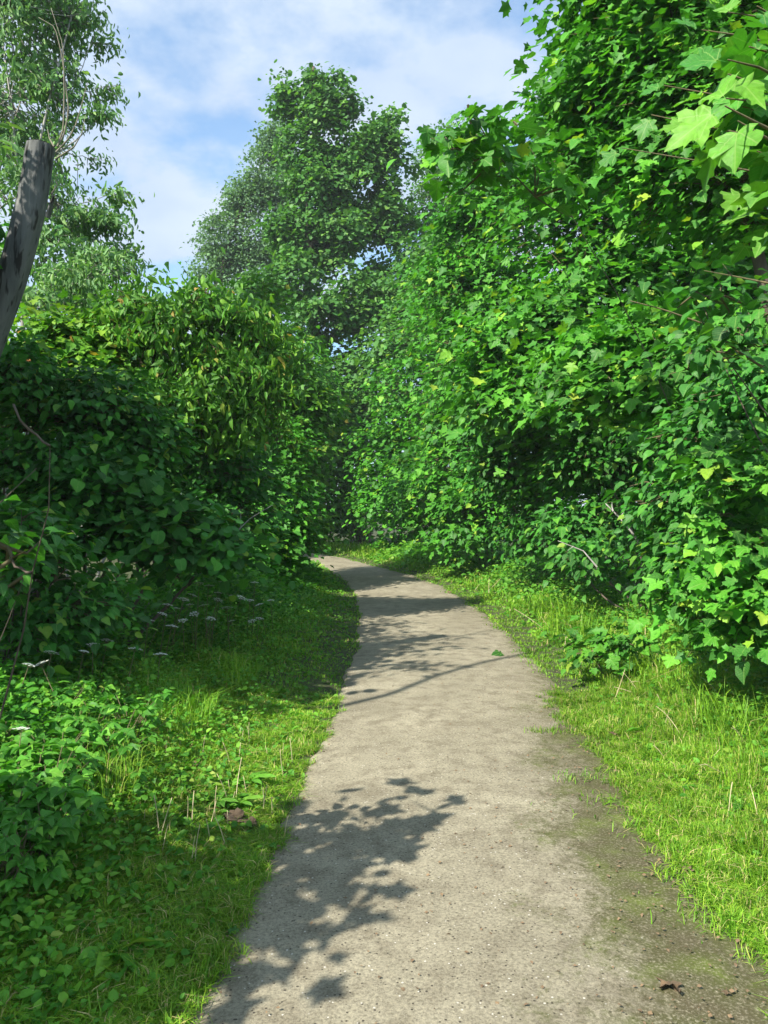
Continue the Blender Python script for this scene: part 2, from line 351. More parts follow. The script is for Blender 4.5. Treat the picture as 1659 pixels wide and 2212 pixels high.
quads = np.stack([i, i+1, i+nx+1, i+nx], -1).reshape(-1)
pth = link('path', make_mesh('path', np.stack([XX, YY, ZZ], -1).reshape(-1, 3), quads, [4]*(len(quads)//4), m, {'across': U.ravel()}, smooth=True))
tag(pth, kind='structure')

# ------------------------------------------------------------------ woody plants
def to_px(pos):
    d = np.maximum(pos[:, 1], .05)
    return 384 + pos[:, 0]/d*788.4, 509 - (pos[:, 2]-EYE)/d*788.4

def grow(lobes, n_clusters, per, size, shell=.5, stray_f=.07, hollow=-.28, hollow_scale=.85, disc=(.34, .3, .07), tilt=.45, droop=.25, jitter=.35, sun_bias=.25, narrow_hang=False, zmin=.12):
    """leaf positions gathered in flattened sprays spread through the lobes of a crown"""
    n_clusters = int(n_clusters*(1.42 if size < .16 else 1.2)); size = size*(.92 if size < .16 else 1)
    lob = np.array(lobes, float)
    area = (lob[:, 3]*lob[:, 4] + lob[:, 3]*lob[:, 5] + lob[:, 4]*lob[:, 5])
    ch = rng.choice(len(lob), n_clusters, p=area/area.sum())
    dr = norm(rng.normal(size=(n_clusters, 3)))
    rr = shell + (1-shell)*np.sqrt(rng.random(n_clusters))
    rr = rr * (1 + .10*np.sin(dr[:, 0]*5+ch) + .10*np.sin(dr[:, 2]*6+2*ch) + .08*rng.normal(size=n_clusters))
    stray = (rng.random(n_clusters) < stray_f) & (dr[:, 2] > -.3)
    rr = np.where(stray, 1.05 + .3*rng.random(n_clusters), rr)
    c = lob[ch, :3] + dr*lob[ch, 3:6]*rr[:, None]
    q = c/hollow_scale
    gate = np.sin(q[:, 0]*4.1+1.3*np.sin(q[:, 2]*3.3)) * np.sin(q[:, 1]*3.7+1.1*np.sin(q[:, 0]*2.9)) + np.sin(q[:, 2]*5.3+1.7*np.sin(q[:, 1]*2.3+q[:, 0]*2))*.8 + .25*rng.normal(size=len(q))
    keep = (c[:, 2] > zmin) & (gate > hollow); c = c[keep]; dr = dr[keep]; n = len(c)
    o = dr.copy(); o[:, 2] *= .35; o = norm(o + .2*rng.normal(size=(n, 3))*[1, 1, .3])
    up = np.array([0, 0, 1.0])
    nr = norm(up + tilt*o + .16*rng.normal(size=(n, 3)) + sun_bias*SUN)
    o2 = norm(o - (o*nr).sum(-1, keepdims=True)*nr); sd = np.cross(nr, o2)
    k = per; a = rng.normal(size=(n, k, 1)); b_ = rng.normal(size=(n, k, 1)); e = rng.normal(size=(n, k, 1))
    scl = rng.uniform(.6, 1.35, (n, 1, 1))
    off = scl*(disc[0]*a*o2[:, None] + disc[1]*b_*sd[:, None]) + disc[2]*e*nr[:, None]
    pos = (c[:, None] + off).reshape(-1, 3)
    tipd = (o2[:, None]*.8 + norm(off)*.9 + .3*rng.normal(size=(n, k, 3)) - droop*up).reshape(-1, 3)
    nrm = (nr[:, None] + jitter*rng.normal(size=(n, k, 3))).reshape(-1, 3)
    if narrow_hang:
        nrm = (o2[:, None]*.8 + .5*up + jitter*1.3*rng.normal(size=(n, k, 3))).reshape(-1, 3)
        tipd = (o2[:, None]*.7 - up*rng.uniform(-.1, 1.0, (n, 1, 1)) + .5*rng.normal(size=(n, k, 3))).reshape(-1, 3)
    sz = size*np.clip(rng.normal(1, .30, n*k), .4, 1.7)
    ok = pos[:, 2] > .03
    crand = np.repeat(rng.random(n), k)
    r = np.clip(.45*crand + .55*rng.random(n*k), 0, 1)
    r = np.where(rng.random(n*k) < .03, .97+.03*rng.random(n*k), r*.98)
    return pos[ok], nrm[ok], tipd[ok], sz[ok], r[ok], c, o2

def woody(name, label, cat, base, lobes, n_clusters, per, size, kind, mat, group=None, trunk_r=.06, parts=0, hi='', lo='_lo', bark=None, twigs=True,
          stems=None, frame_pad=10, twig_len=.45, **kw):
    global rng
    rng = np.random.default_rng(zlib.crc32(label.encode()))
    base = np.array(base, float)
    root = empty(name, base, label, cat, group)
    pos, nrm, tip, sz, r, cc, oo = grow(lobes, n_clusters, per, size, **kw)
    pos -= base; cc = cc - base
    bark = bark or BARK
    lob = np.array(lobes, float); lob[:, :3] -= base
    # trunk and limbs
    tp = Pile(); top = lob[np.argmax(lob[:, 2])][:3]
    nst = stems or 1
    nodes = []
    for s_ in range(nst):
        tgt = top if nst == 1 else lob[s_ % len(lob)][:3] + rng.normal(size=3)*.15
        foot = np.array([rng.normal()*.12*(nst > 1), rng.normal()*.12*(nst > 1), -.12])
        t = np.linspace(0, 1, 9)[:, None]
        bend = rng.normal(size=3)*[.08, .08, 0]*np.linalg.norm(tgt)
        pts = foot*(1-t) + tgt*t + bend*np.sin(t*np.pi) + rng.normal(size=(9, 3))*.02*np.linalg.norm(tgt)*.3
        tp.tube(pts, trunk_r*(1 - .8*t[:, 0])/math.sqrt(nst), 8 if trunk_r > .04 else 5, rng.random(), wob=.05)
        nodes += [(q, trunk_r*(1-.8*tt)/math.sqrt(nst)) for q, tt in zip(pts[2:], t[2:, 0])]
    for l in lob:
        q = l[:3]; cand = [nd for nd in nodes if nd[0][2] < q[2]+.1] or nodes[:1]
        nd = min(cand, key=lambda a_: np.linalg.norm(a_[0]-q) + .3*abs(a_[0][2]-q[2]+.5))
        if np.linalg.norm(nd[0]-q) < .15: continue
        t = np.linspace(0, 1, 6)[:, None]
        pts = nd[0]*(1-t) + q*t; pts[:, 2] -= .12*np.linalg.norm(nd[0]-q)*np.sin(t[:, 0]*np.pi); pts += rng.normal(size=pts.shape)*.015*t
        tp.tube(pts, nd[1]*.6*(1-.7*t[:, 0]) + .004, 6, rng.random(), wob=.05)
        nodes += [(pp_, nd[1]*.45) for pp_ in pts[2:]]
    tk = link('trunk', tp.mesh('trunk', bark, True), root)
    if twigs:
        bp = Pile(); nd = np.array([a_[0] for a_ in nodes])
        for q, o_ in zip(cc, oo):
            j = np.argmin(((nd-q)**2).sum(1)); st = nd[j]; L_ = np.linalg.norm(st-q)
            st = q + (st-q)*min(1, 1.1*twig_len/max(L_, .01) + (.9 if rng.random() < .25 else 0))
            if rng.random() < .3: continue
            bp.tube([st, q + np.array([0, 0, -.03]), q + o_*kw.get('disc', (.34,))[0]*.8], [.010, .006, .002], 3, rng.random(), cap=False)
        tw = link('branches', bp.mesh('branches', TWIG if bark is BARK else bark), root); tw['kind'] = 'stuff'
    wpos = pos + base
    # the leaves that show largest become parts of their own
    idx = np.array([], int)
    if parts:
        px, py = to_px(wpos); app = sz/np.maximum(wpos[:, 1], .2)*788
        vis = (px > -frame_pad) & (px < 768+frame_pad) & (py > -frame_pad) & (py < 1024+frame_pad) & (wpos[:, 1] > .3) & (app > 4.5)
        cell = (np.floor(px/6)*1000 + np.floor(py/6)).astype(int); cell[~vis] = -1
        order = np.argsort(wpos[:, 1]); order = order[vis[order]]
        _, first = np.unique(cell[order], return_index=True)
        cand = order[first]; idx = cand[np.argsort(-app[cand])][:parts]
    rest = np.ones(len(pos), bool); rest[idx] = False
    cp = Pile(); other = (rng.random(len(pos)) < .25) & (kind == 'maple') & (lo == '_lo')
    a_ = rest & ~other; b_ = rest & other
    place_leaves(cp, kind+lo, pos[a_], nrm[a_], tip[a_], sz[a_], r[a_]); place_leaves(cp, 'ovate_lo', pos[b_], nrm[b_], tip[b_], sz[b_]*.85, r[b_])
    cr = link('crown', cp.mesh('crown', M[mat]), root)
    cr['kind'] = 'stuff'
    if len(idx):
        x, y, z = frames(nrm[idx], tip[idx])
        for k_, ii in enumerate(idx):
            o = bpy.data.objects.new('leaf', leaf_mesh('ovate' if other[ii] else kind+hi, mat)); o.parent = root
            s_ = float(sz[ii]); mt = Matrix(((x[k_][0]*s_, y[k_][0]*s_, z[k_][0]*s_, pos[ii][0]), (x[k_][1]*s_, y[k_][1]*s_, z[k_][1]*s_, pos[ii][1]), (x[k_][2]*s_, y[k_][2]*s_, z[k_][2]*s_, pos[ii][2]), (0, 0, 0, 1)))
            o.matrix_local = mt; COL.objects.link(o)
    return root
_lm = {}
def leaf_mesh(kind, mat, var=None):
    var = int(rng.integers(4)) if var is None else var
    if (kind, mat, var) not in _lm:
        v, f, n = T[kind]; v = v.copy()
        r_ = np.random.default_rng(var*7+1)
        v[:, 2] += (-.05+.12*var)*v[:, 0]*(1 if var % 2 else -1) - .10*var*v[:, 1]**2*.6 + .05*np.sin(v[:, 0]*8+var*2)*np.abs(v[:, 1]) + .03*r_.normal(size=len(v))
        v[:, :2] *= 1 + .06*r_.normal(size=(len(v), 1)); v[:, 0] *= (1.0, .88, 1.08, .95)[var]
        # a short stalk
        a = len(v); v = np.concatenate([v, [[-.012, 0, 0], [.012, 0, 0], [0, -.35, -.08]]]); f = np.concatenate([f, [a, a+1, a+2]]); n = np.concatenate([n, [3]])
        _lm[(kind, mat, var)] = make_mesh('leaf', v, f, n, (MV if kind.startswith('maple') else MO)[mat])
    return _lm[(kind, mat, var)]

def L_(px, py, d, rpx, sx=1.0, sz=1.0, sy=None):
    c = P(px, py, d); r_ = rpx*d/1703
    return (c[0], c[1], c[2], r_*sx, r_*(sy or sx), r_*sz)

# ---- right-hand side, from far to near
def shrub(label, base, lobes, n, per, size, kind, mat, **kw):
    kw.setdefault('group', None)
    return woody('shrub', label, 'shrub', (base[0], base[1], float(ground_z(base[0], base[1]))), lobes, n, per, size, kind, mat, **kw)
def tree(label, base, lobes, n, per, size, kind, mat, **kw):
    return woody('tree', label, 'tree', (base[0], base[1], .08), lobes, n, per, size, kind, mat, **kw)

shrub('sunlit yellow-green shrub at the bend, where the right hedge ends beside the path', (.3, 28.5),
      [L_(850,990,28,80,1,1.2), L_(835,1090,27,62,1,1.2), L_(900,1060,27,70), L_(900,930,28,75,1,1.1)], 750, 14, .15, 'round', 'maple', stems=4, parts=0, disc=(.3,.3,.1), twigs=False)
tree('leafy young maple in the right hedge, directly above the shrub at the bend', (1.6, 25.5),
      [L_(900,840,26,85,1,1.1), L_(960,720,26,90,1,1.2), L_(930,640,27,55), L_(990,860,25,90), L_(950,1000,24,90,1,1.2)], 900, 14, .15, 'maple', 'maple', trunk_r=.09, disc=(.34,.32,.1))
shrub('glossy green maple shrub over the shadow patch of the right verge', (2.8, 20),
      [L_(930,1080,20,75), L_(990,1010,19,80,1,1.2), L_(1010,1130,18,70), L_(1000,880,19.5,85,1,1.1), L_(1060,1080,18,80)], 850, 14, .14, 'maple', 'maple', stems=4, parts=120, disc=(.28,.28,.08))
tree('tall maple sapling in the right hedge with pale upright new shoots', (3.3, 17.5),
      [L_(1010,640,18,80,1,1.3), L_(1060,560,18,90), L_(1040,760,17,90,1,1.2), L_(1110,690,17,80), L_(1000,520,18.5,50), L_(1000,450,18,45), L_(1060,430,17.5,60), L_(1110,400,17,60), L_(960,600,18.5,50)], 850, 14, .14, 'maple', 'maple', trunk_r=.07, parts=120, disc=(.3,.3,.08))
shrub('broad-leaved hazel shrub half way along the right hedge, above its darkest hollow', (3.8, 14.4),
      [L_(1090,900,14,85), L_(1130,1040,14.5,75), L_(1160,1140,14.3,70,1,.8), L_(1190,960,14.6,85), L_(1070,1000,14.4,60)], 700, 13, .12, 'ovate', 'hazel', stems=5, parts=220, disc=(.26,.24,.07))
tree('maple with bright layered leaves in the middle of the right hedge', (3.9, 11.8),
      [L_(1120,760,12,95,1,.7), L_(1180,680,12,90,1,.55), L_(1100,850,11.5,70,1,.8), L_(1230,780,11.5,85,1,.7), L_(1200,880,11.5,80,1,.8)], 850, 13, .135, 'maple', 'maple', trunk_r=.06, parts=300, disc=(.3,.28,.05))
tree('tall dark maple behind the right hedge, reaching highest in the middle', (5.2, 13.5),
      [L_(1200,480,13.5,110,1,1.1), L_(1190,370,13.5,70), L_(1280,300,13,110,1,1.2), L_(1310,150,13,90), L_(1350,520,13,110), L_(1350,220,12.5,130), L_(1450,380,12.5,130), L_(1550,520,12.5,130), L_(1250,620,12.8,100), L_(1380,640,12.5,110), L_(1520,640,12,110), L_(1650,620,12,110), L_(1350,900,13,120), L_(1500,960,12.5,130), L_(1250,1000,13.5,90), L_(1400,1120,13,100)], 1500, 13, .14, 'maple', 'maple', trunk_r=.12, parts=200, disc=(.34,.3,.08), hollow=-.9)
shrub('low hazel bush whose foot hangs over the right verge', (3.7, 9.6),
      [L_(1270,1000,11.3,80,1,.7), L_(1240,1130,11.2,70,1,.6), L_(1330,1110,11.2,75,1,.7), L_(1340,960,11.3,85,1,.7), L_(1290,1200,10.3,60,1,.5)], 470, 12, .11, 'ovate', 'hazel', stems=5, parts=300, disc=(.22,.2,.06))
tree('maple with large pale leaves standing behind the bare leaning branch', (4.4, 8.6),
      [L_(1330,760,8.8,100,1,.55), L_(1300,850,8.5,95,1,.5), L_(1430,720,8.4,110,1,.5), L_(1450,840,8.2,110,1,.5), L_(1560,760,8,120,1,.6)], 820, 13, .11, 'maple', 'maple', trunk_r=.05, parts=300, disc=(.26,.26,.05))
tree('tallest maple at the upper right, its crown cut off by the frame', (4.9, 8.2),
      [L_(1310,80,9.2,75,1,1), L_(1235,240,9.2,60), L_(1330,170,8.6,110,1,1.1), L_(1290,330,8.8,90,1,.8), L_(1450,80,8,130), L_(1450,300,8,110,1,.9), L_(1590,200,7.6,130), L_(1590,400,7.4,110,1,.8), L_(1400,-120,8.4,160), L_(1600,-80,8,160), L_(1420,430,8.2,90,1,.5)], 2150, 12, .11, 'maple', 'maple', trunk_r=.11, parts=300, disc=(.26,.25,.07))
shrub('hazel bush with toothed oval leaves at the right edge of the picture', (4.0, 6.3),
      [L_(1560,960,6.6,110,1,.6), L_(1500,1060,6.5,90,1,.6), L_(1610,1080,6.2,110,1,.6), L_(1540,1180,6.2,100,1,.6), L_(1650,860,6.4,120,1,.6), L_(1480,1180,6.6,60,1,.6), L_(1620,1280,6,100,1,.6)], 900, 12, .085, 'ovate', 'hazel', stems=5, parts=300, disc=(.18,.18,.05))
shrub('young maple bush with yellowish leaves low at the right edge', (3.3, 5.6),
      [L_(1540,1110,5.7,60,1,.6), L_(1600,1180,5.5,80,1,.6), L_(1560,1240,5.6,70,1,.5), L_(1650,1010,5.4,80,1,.6), L_(1520,1290,5.8,60,1,.5), L_(1660,1260,5.3,70,1,.6), L_(1600,1340,5.6,70,1,.5), L_(1680,1370,5.3,60,1,.5)], 330, 10, .09, 'maple', 'maple', stems=4, trunk_r=.02, parts=300, disc=(.16,.16,.05))
shrub('hazel spray reaching out at head height from the right, with pale new leaves', (3.7, 5.2),
      [L_(1480,650,5.2,60,1,.4), L_(1560,640,5.0,80,1,.4), L_(1400,730,5.3,60,1,.4), L_(1620,700,4.8,80,1,.5), L_(1520,760,5.0,70,1,.4)], 90, 8, .10, 'ovate', 'hazel', stems=2, trunk_r=.018, parts=300, disc=(.2,.14,.04))
nm = tree('near maple leaning in from the right, its big pale leaves at the top corner', (3.1, 2.6),
     [L_(1720,150,2.6,75,1,.8), L_(1700,330,2.6,60,1,.8), L_(1760,200,2.6,120,1,1), L_(1740,420,2.7,60)], 22, 5, .125, 'maple', 'near', trunk_r=.03, parts=40, lo='', disc=(.10,.10,.05), hollow=-9)
nb = np.array(nm.location); tw_ = Pile()
for px, py, d, s_, dx, dz in ((1545,130,2.25,.15,-.3,.2), (1590,175,2.3,.19,.2,-.5), (1640,105,2.2,.17,.6,.3), (1535,250,2.1,.17,-.8,-.1), (1590,285,2.2,.16,-.1,-.9), (1560,205,2.2,.14,-.3,.8), (1630,235,2.3,.17,.8,0), (1650,30,2.4,.16,.3,-.6), (1655,330,2.4,.15,.4,-.5),
      (1480,270,3.2,.14,-.6,.2), (1420,190,3.6,.12,-.9,.3), (1400,262,3.4,.13,-.4,-.7), (1330,330,4.0,.15,-.8,-.3), (1600,420,3.0,.15,-.5,-.6), (1655,500,2.8,.15,-.3,-.8), (1500,60,3.3,.14,-.6,.3), (1575,20,3.0,.15,-.2,.9)):
    s_ *= .74; c = P(px, py, d) - nb; nr = np.array([[rng.normal()*.25-.25, -.75, .55 + rng.normal()*.15]]); tp_ = np.array([[dx, -.1, dz]])
    x, y, z = frames(nr, tp_); x, y, z = x[0]*s_, y[0]*s_, z[0]*s_
    o = bpy.data.objects.new('leaf', leaf_mesh('maple', 'near')); o.parent = nm; COL.objects.link(o)
    o.matrix_local = Matrix(((x[0], y[0], z[0], c[0]), (x[1], y[1], z[1], c[1]), (x[2], y[2], z[2], c[2]), (0, 0, 0, 1)))
    e_ = P(1720, py+60, d+.2) - nb; tw_.tube([e_, (e_+c)/2+[0, 0, .02], c - y*.3], [.006, .004, .002], 5, .5)
link('twigs', tw_.mesh('twigs', TWIG, True), nm)['kind'] = 'stuff'
tree('slender maple branch poking into the sky left of the tall right-hand maple', (3.6, 7.4),
      [L_(1010,230,5.6,16,1,1), L_(1040,290,5.7,40,1,.6), L_(1000,330,5.6,50,1,.5), L_(1080,350,5.9,50,1,.8), L_(1120,280,6.1,40,1,.7), L_(1040,400,5.8,50,1,.5), L_(1160,400,6.2,60,1,.6), L_(960,300,5.5,20,1,.5)], 48, 7, .12, 'maple', 'maple', trunk_r=.010, parts=300, disc=(.14,.13,.04))
shrub('small maple seedling clump on the right verge edge', (2.15, 7.4),
      [L_(1300,1400,7.3,50,1,.4), L_(1260,1370,7.6,40,1,.4), L_(1350,1385,7.2,45,1,.4)], 45, 7, .085, 'maple', 'maple', stems=3, trunk_r=.008, parts=150, disc=(.1,.1,.03), zmin=.1)

# ---- far end
tree('tall broad maple standing in the centre behind the bend', (-.9, 38),
      [L_(670,150,38,9,1,2), L_(678,180,38,20), L_(728,178,38,17), L_(625,210,38,20), L_(608,165,38,7), L_(612,240,38,22), L_(685,225,38,34), L_(740,230,38,30), L_(700,260,38,48), L_(775,245,38,20), L_(850,256,38,13), L_(820,262,38,20), L_(660,320,38,50), L_(750,320,38,62), L_(810,305,38,42), L_(840,320,38,28),
       L_(690,410,38,70), L_(790,410,38,65), L_(830,380,38,30), L_(640,500,38,58), L_(740,500,38,75), L_(560,640,37,45), L_(840,480,38,45), L_(885,362,38,18,1.3,.6), L_(868,375,38,14), L_(880,550,38,45), L_(640,610,37,60), L_(760,640,37,60), L_(860,670,37,60), L_(720,585,38,38), L_(800,600,38,38), L_(700,700,36,60), L_(790,700,37,40)],
      4400, 12, .18, 'maple', 'tree', trunk_r=.32, lo='_far', disc=(.26,.25,.16), twigs=False, shell=.5, jitter=.5, stray_f=.02, hollow=-.6, hollow_scale=3.0)
tree('grey-green poplar behind and left of the tall central maple', (-5.5, 50),
      [L_(600,300,50,32), L_(585,350,50,42), L_(560,390,50,48), L_(545,450,50,55), L_(620,400,50,60), L_(490,520,50,50), L_(570,520,50,60), L_(455,575,50,38), L_(650,520,50,70), L_(520,600,50,60)],
      3000, 15, .19, 'tiny', 'grey', trunk_r=.35, lo='', disc=(.38,.34,.22), twigs=False, jitter=.8, stray_f=.02, hollow_scale=3.0)
tree('thin pale birch showing between the central maple and the right hedge', (4, 42),
      [L_(960,330,42,45), L_(1010,310,42,40), L_(930,400,42,40), L_(1000,410,42,60), L_(940,480,42,50), L_(1060,380,42,60), L_(1000,520,42,70), L_(930,560,42,40)],
      1500, 13, .17, 'tiny', 'tree', trunk_r=.16, lo='', disc=(.5,.4,.3), jitter=.8, bark=PALEBARK)
tree('dark green tree filling the gap right of the central trunk', (2.2, 36),
      [L_(920,610,35,55), L_(900,700,34,70), L_(860,760,33,60), L_(960,560,35,60), L_(980,640,34,70)], 700, 14, .2, 'maple', 'tree', trunk_r=.15, lo='_far', disc=(.45,.4,.15), twigs=False)
for k, (px, py, d, rp, lab) in enumerate([
      (700,1050,36,75,'dark shrub closing the view straight behind the bend of the path'),
      (620,1060,34,80,'dark shrub left of the bend, half hidden by the left hedge'),
      (780,1010,38,80,'dark shrub right of the bend, at the foot of the central maple'),
      (720,880,37,85,'shaded young tree rising over the bend with its lower leaves in the dark'),
      (630,830,33,85,'bright green sapling above the left side of the bend'),
      (790,830,36,70,'small tree in front of the central trunk, leaves half in sun')]):
    c = P(px, py, d)
    shrub(lab, (c[0], c[1]), [L_(px,py,d,rp,1,1.2), L_(px-35,py+50,d-.5,rp*.8), L_(px+35,py+30,d-.6,rp*.8), L_(px+5,min(py+110,1130),d-.5,rp*.8), L_(px,py-60,d,rp*.6)],
          620, 13, .17, 'maple' if k % 2 else 'ovate', 'tree' if k != 4 else 'maple', stems=3, lo='_far' if k % 2 else '_lo', disc=(.36,.34,.12), twigs=False, trunk_r=.08)
for k, (x_, y_, h, lab) in enumerate([(-14,46,9,'round green tree far off to the left behind the hedge'), (-20,38,8,'green tree beyond the cut trunk, far left'),
      (-9,56,9,'low distant tree under the grey poplar'), (9,52,11,'distant tree hidden mostly by the right hedge'), (-16,26,6.5,'bushy tree behind the left hedge at the far left'), (14,30,10,'tree standing behind the right hedge')]):
    tree(lab, (x_, y_), [(x_, y_, h*.62, h*.33, h*.33, h*.38), (x_-h*.25, y_-.5, h*.45, h*.28, h*.28, h*.28), (x_+h*.25, y_-.5, h*.42, h*.28, h*.28, h*.28), (x_, y_, h*.25, h*.4, h*.3, h*.22)],
         800, 13, .24, 'maple', 'tree', lo='_far', trunk_r=.2, disc=(.6,.5,.2), twigs=False)

tree('round tree behind the far end of the left hedge, keeping the bend in shade', (-7, 26),  # hidden tree, added so that its shadow darkens the growth at the bend
     [(-7,26,5.2,2.5,2.5,2.6), (-4.8,29.5,5.6,2.2,2,2.5), (-8.8,23.5,4.8,2.2,2,2.2), (-6.2,31,6.0,2.2,2,2.4), (-3.6,32,5,1.8,1.6,2.4)],
     900, 12, .22, 'maple', 'tree', lo='_far', trunk_r=.18, disc=(.4,.4,.15), twigs=False, hollow=-.9)
# ---- left-hand side
tree('tall airy cherry tree at the upper left with drooping leaf tufts', (-6.6, 15.2),
     [L_(60,60,15,110,1,1), L_(160,50,15,70,1,.7), L_(40,240,15,110,1,.9), L_(150,190,15,70,1,.6), L_(60,400,14.5,100,1,.7), L_(200,90,15,26,1.6,.5), L_(225,190,15,22,1.6,.4), L_(215,255,15,18,1.8,.4),
      L_(120,330,15,50,1,.5), L_(190,340,15,20,1.8,.4), L_(240,420,14.5,20,1.8,.4), L_(180,480,14.5,55,1.1,.4), L_(255,545,14.5,22,1.8,.4), L_(110,560,14.5,110,1,.6), L_(240,480,14.5,22,1.8,.4), L_(60,-110,15,150)],
     2000, 11, .12, 'narrow', 'airy', trunk_r=.12, disc=(.17,.12,.06), stray_f=.03, narrow_hang=True, bark=PALEBARK, stems=3)
tree('second thin cherry with bare stems, right of the cut trunk', (-5.2, 13.6),
     [L_(180,620,13.6,80,1,.8), L_(260,600,13.6,50,1,.7), L_(120,680,13.4,80,1,.8), L_(200,560,13.6,60,1,.4), L_(250,660,13.6,70)], 420, 11, .115, 'narrow', 'airy', trunk_r=.05, disc=(.17,.13,.06), narrow_hang=True, bark=PALEBARK, stems=3)
tree('cherry sapling with reddish hanging leaf tips on top of the left hedge', (-3.6, 12.8),
     [L_(330,700,10.5,75,1,.9), L_(420,660,10.5,60,1,.8), L_(380,790,10.4,85), L_(470,720,10.6,70), L_(500,820,10.6,75), L_(290,640,10.5,35), L_(440,890,10.4,80), L_(540,740,10.9,60), L_(380,610,10.5,20), L_(540,900,10.8,60), L_(590,800,11,45)],
     950, 11, .12, 'narrow', 'cherry', trunk_r=.05, stems=4, parts=250, disc=(.24,.2,.07), narrow_hang=True)
tree('maple sapling of the left hedge beside the cherry, nearest the bend', (-3.1, 18.5),
     [L_(600,760,18.5,70,1,1), L_(650,860,18.5,60,1,1.1), L_(560,660,19,55), L_(640,980,18.5,60,1,1.2), L_(580,900,18,80), L_(690,900,19,40,1,1.2), L_(600,1080,18,70,1,1), L_(650,1130,18,40)],
     900, 13, .13, 'maple', 'cherry', trunk_r=.07, stems=3, parts=120, disc=(.28,.26,.08))
shrub('yellow-leaved maple bush on the crest of the left hedge', (-5.2, 10.8),
     [L_(110,760,11,85,1,.8), L_(190,740,11,70,1,.7), L_(250,720,11,50,1,.8), L_(60,820,10.8,90), L_(200,830,10.8,90)], 650, 12, .12, 'maple', 'yellow', stems=5, parts=200, disc=(.24,.22,.07))
shrub('dense dark shrub in the middle of the left hedge', (-3.6, 11.4),
     [L_(380,960,11.5,100), L_(480,1010,11.5,90), L_(330,1060,11.2,90), L_(450,1130,11.2,90), L_(530,1110,11.5,70), L_(280,930,11.2,80)], 900, 12, .10, 'ovate', 'hazel', stems=5, parts=200, disc=(.22,.2,.06))
shrub('elder-like shrub at the path side end of the left hedge', (-2.9, 15.2),
     [L_(580,1110,15.5,70), L_(620,1170,15.5,50,1,.9), L_(540,1040,15.5,70), L_(620,1040,16,50,1,1.2), L_(560,1190,15,60,1,.7), L_(600,960,16,60)], 750, 12, .11, 'maple', 'maple', stems=5, parts=150, disc=(.24,.22,.07))
shrub('large-leaved lime bush in front of the left hedge, partly sunlit at its right tip', (-2.9, 7.6),
     [L_(250,1130,8,85,1,.6), L_(360,1140,8,80,1,.6), L_(440,1190,8,65,1,.4), L_(200,1040,8,80,1,.6), L_(120,1130,7.8,90,1,.7), L_(490,1195,8.2,30,1.2,.4)], 600, 10, .105, 'round', 'hazel', stems=5, parts=300, disc=(.22,.2,.05))
shrub('hazel bush filling the left hedge at eye height', (-3.7, 8.2),
     [L_(90,900,8.4,100,1,.7), L_(220,880,8.6,90,1,.7), L_(310,950,8.8,70,1,.7), L_(60,1020,8.2,90,1,.7), L_(150,990,8.2,90,1,.6), L_(30,800,8.4,80,1,.6)], 850, 11, .10, 'ovate', 'hazel', stems=5, parts=300, disc=(.2,.18,.05))
shrub('shaded bramble-like bush low at the left edge', (-3.1, 6.2),
     [L_(60,1240,6.3,100,1,.6), L_(140,1300,6.4,90,1,.5), L_(30,1350,6.1,90,1,.4), L_(0,1150,6.2,80,1,.6)], 560, 10, .095, 'ovate', 'hazel', stems=5, trunk_r=.03, parts=300, disc=(.18,.18,.05))
shrub('near elm twig with toothed leaves entering from the left edge', (-2.1, 3.1),
     [L_(20,885,2.7,30,1,.5), L_(-40,920,2.6,50), L_(10,1190,3.0,40,1,.7), L_(-20,1260,3.0,50,1,.7), L_(15,1345,3.3,40,1,.4), L_(-30,1130,3.0,45)], 30, 5, .09, 'ovate', 'hazel', stems=3, trunk_r=.012, parts=120, lo='', disc=(.08,.08,.03), tilt=.3)

# trees standing left of the camera, outside the frame: they shade the hedge and the near verge
tree('spreading maple left of the path whose crown shades the left hedge', (-8.4, 2.6),
     [(-9.0,3.9,5.8,1.9,2.0,1.7), (-7.3,5.2,4.6,1.4,1.3,1.1), (-8.8,6.2,5.6,1.9,1.6,1.6), (-8.6,4.0,7.3,1.4,1.5,1.2), (-7.6,6.4,4.2,1.2,1.2,1.1), (-6.6,7.2,4.4,.9,1.0,.8), (-10,1.8,5.2,1.8,1.8,1.6), (-9.2,8.0,5.2,1.6,1.6,1.6), (-10.5,10,6,1.8,1.8,1.8)],
     1250, 10, .24, 'maple', 'maple', trunk_r=.16, twigs=False, lo='_far')
_st = bpy.data.objects[-1] if False else [o for o in bpy.data.objects if o.get('label', '').startswith('spreading maple left')][0]
_b = Pile(); _g = [(-.38,6.53,6.0), (.08,6.94,6.2), (.54,7.7,6.5), (1.09,8.39,6.8), (2.04,9.37,7.2), (2.6,9.8,7.5)]
_k = np.array([-SUN[0], -SUN[1]])/SUN[2]
_q = [(-8.4,2.6,4.4), (-7.2,2.0,5.2), (-6.0,1.8,5.8)] + [(gx_-_k[0]*h_, gy_-_k[1]*h_, h_) for gx_, gy_, h_ in _g]
_q = np.array(_q) - np.array(_st.location); _tt = np.linspace(0, len(_q)-1, 40); _q = np.array([np.interp(_tt, np.arange(len(_q)), _q[:, k_]) for k_ in range(3)]).T
_b.tube(_q, np.linspace(.06, .022, 40), 7, .5); link('limb', _b.mesh('limb', BARK, True), _st)
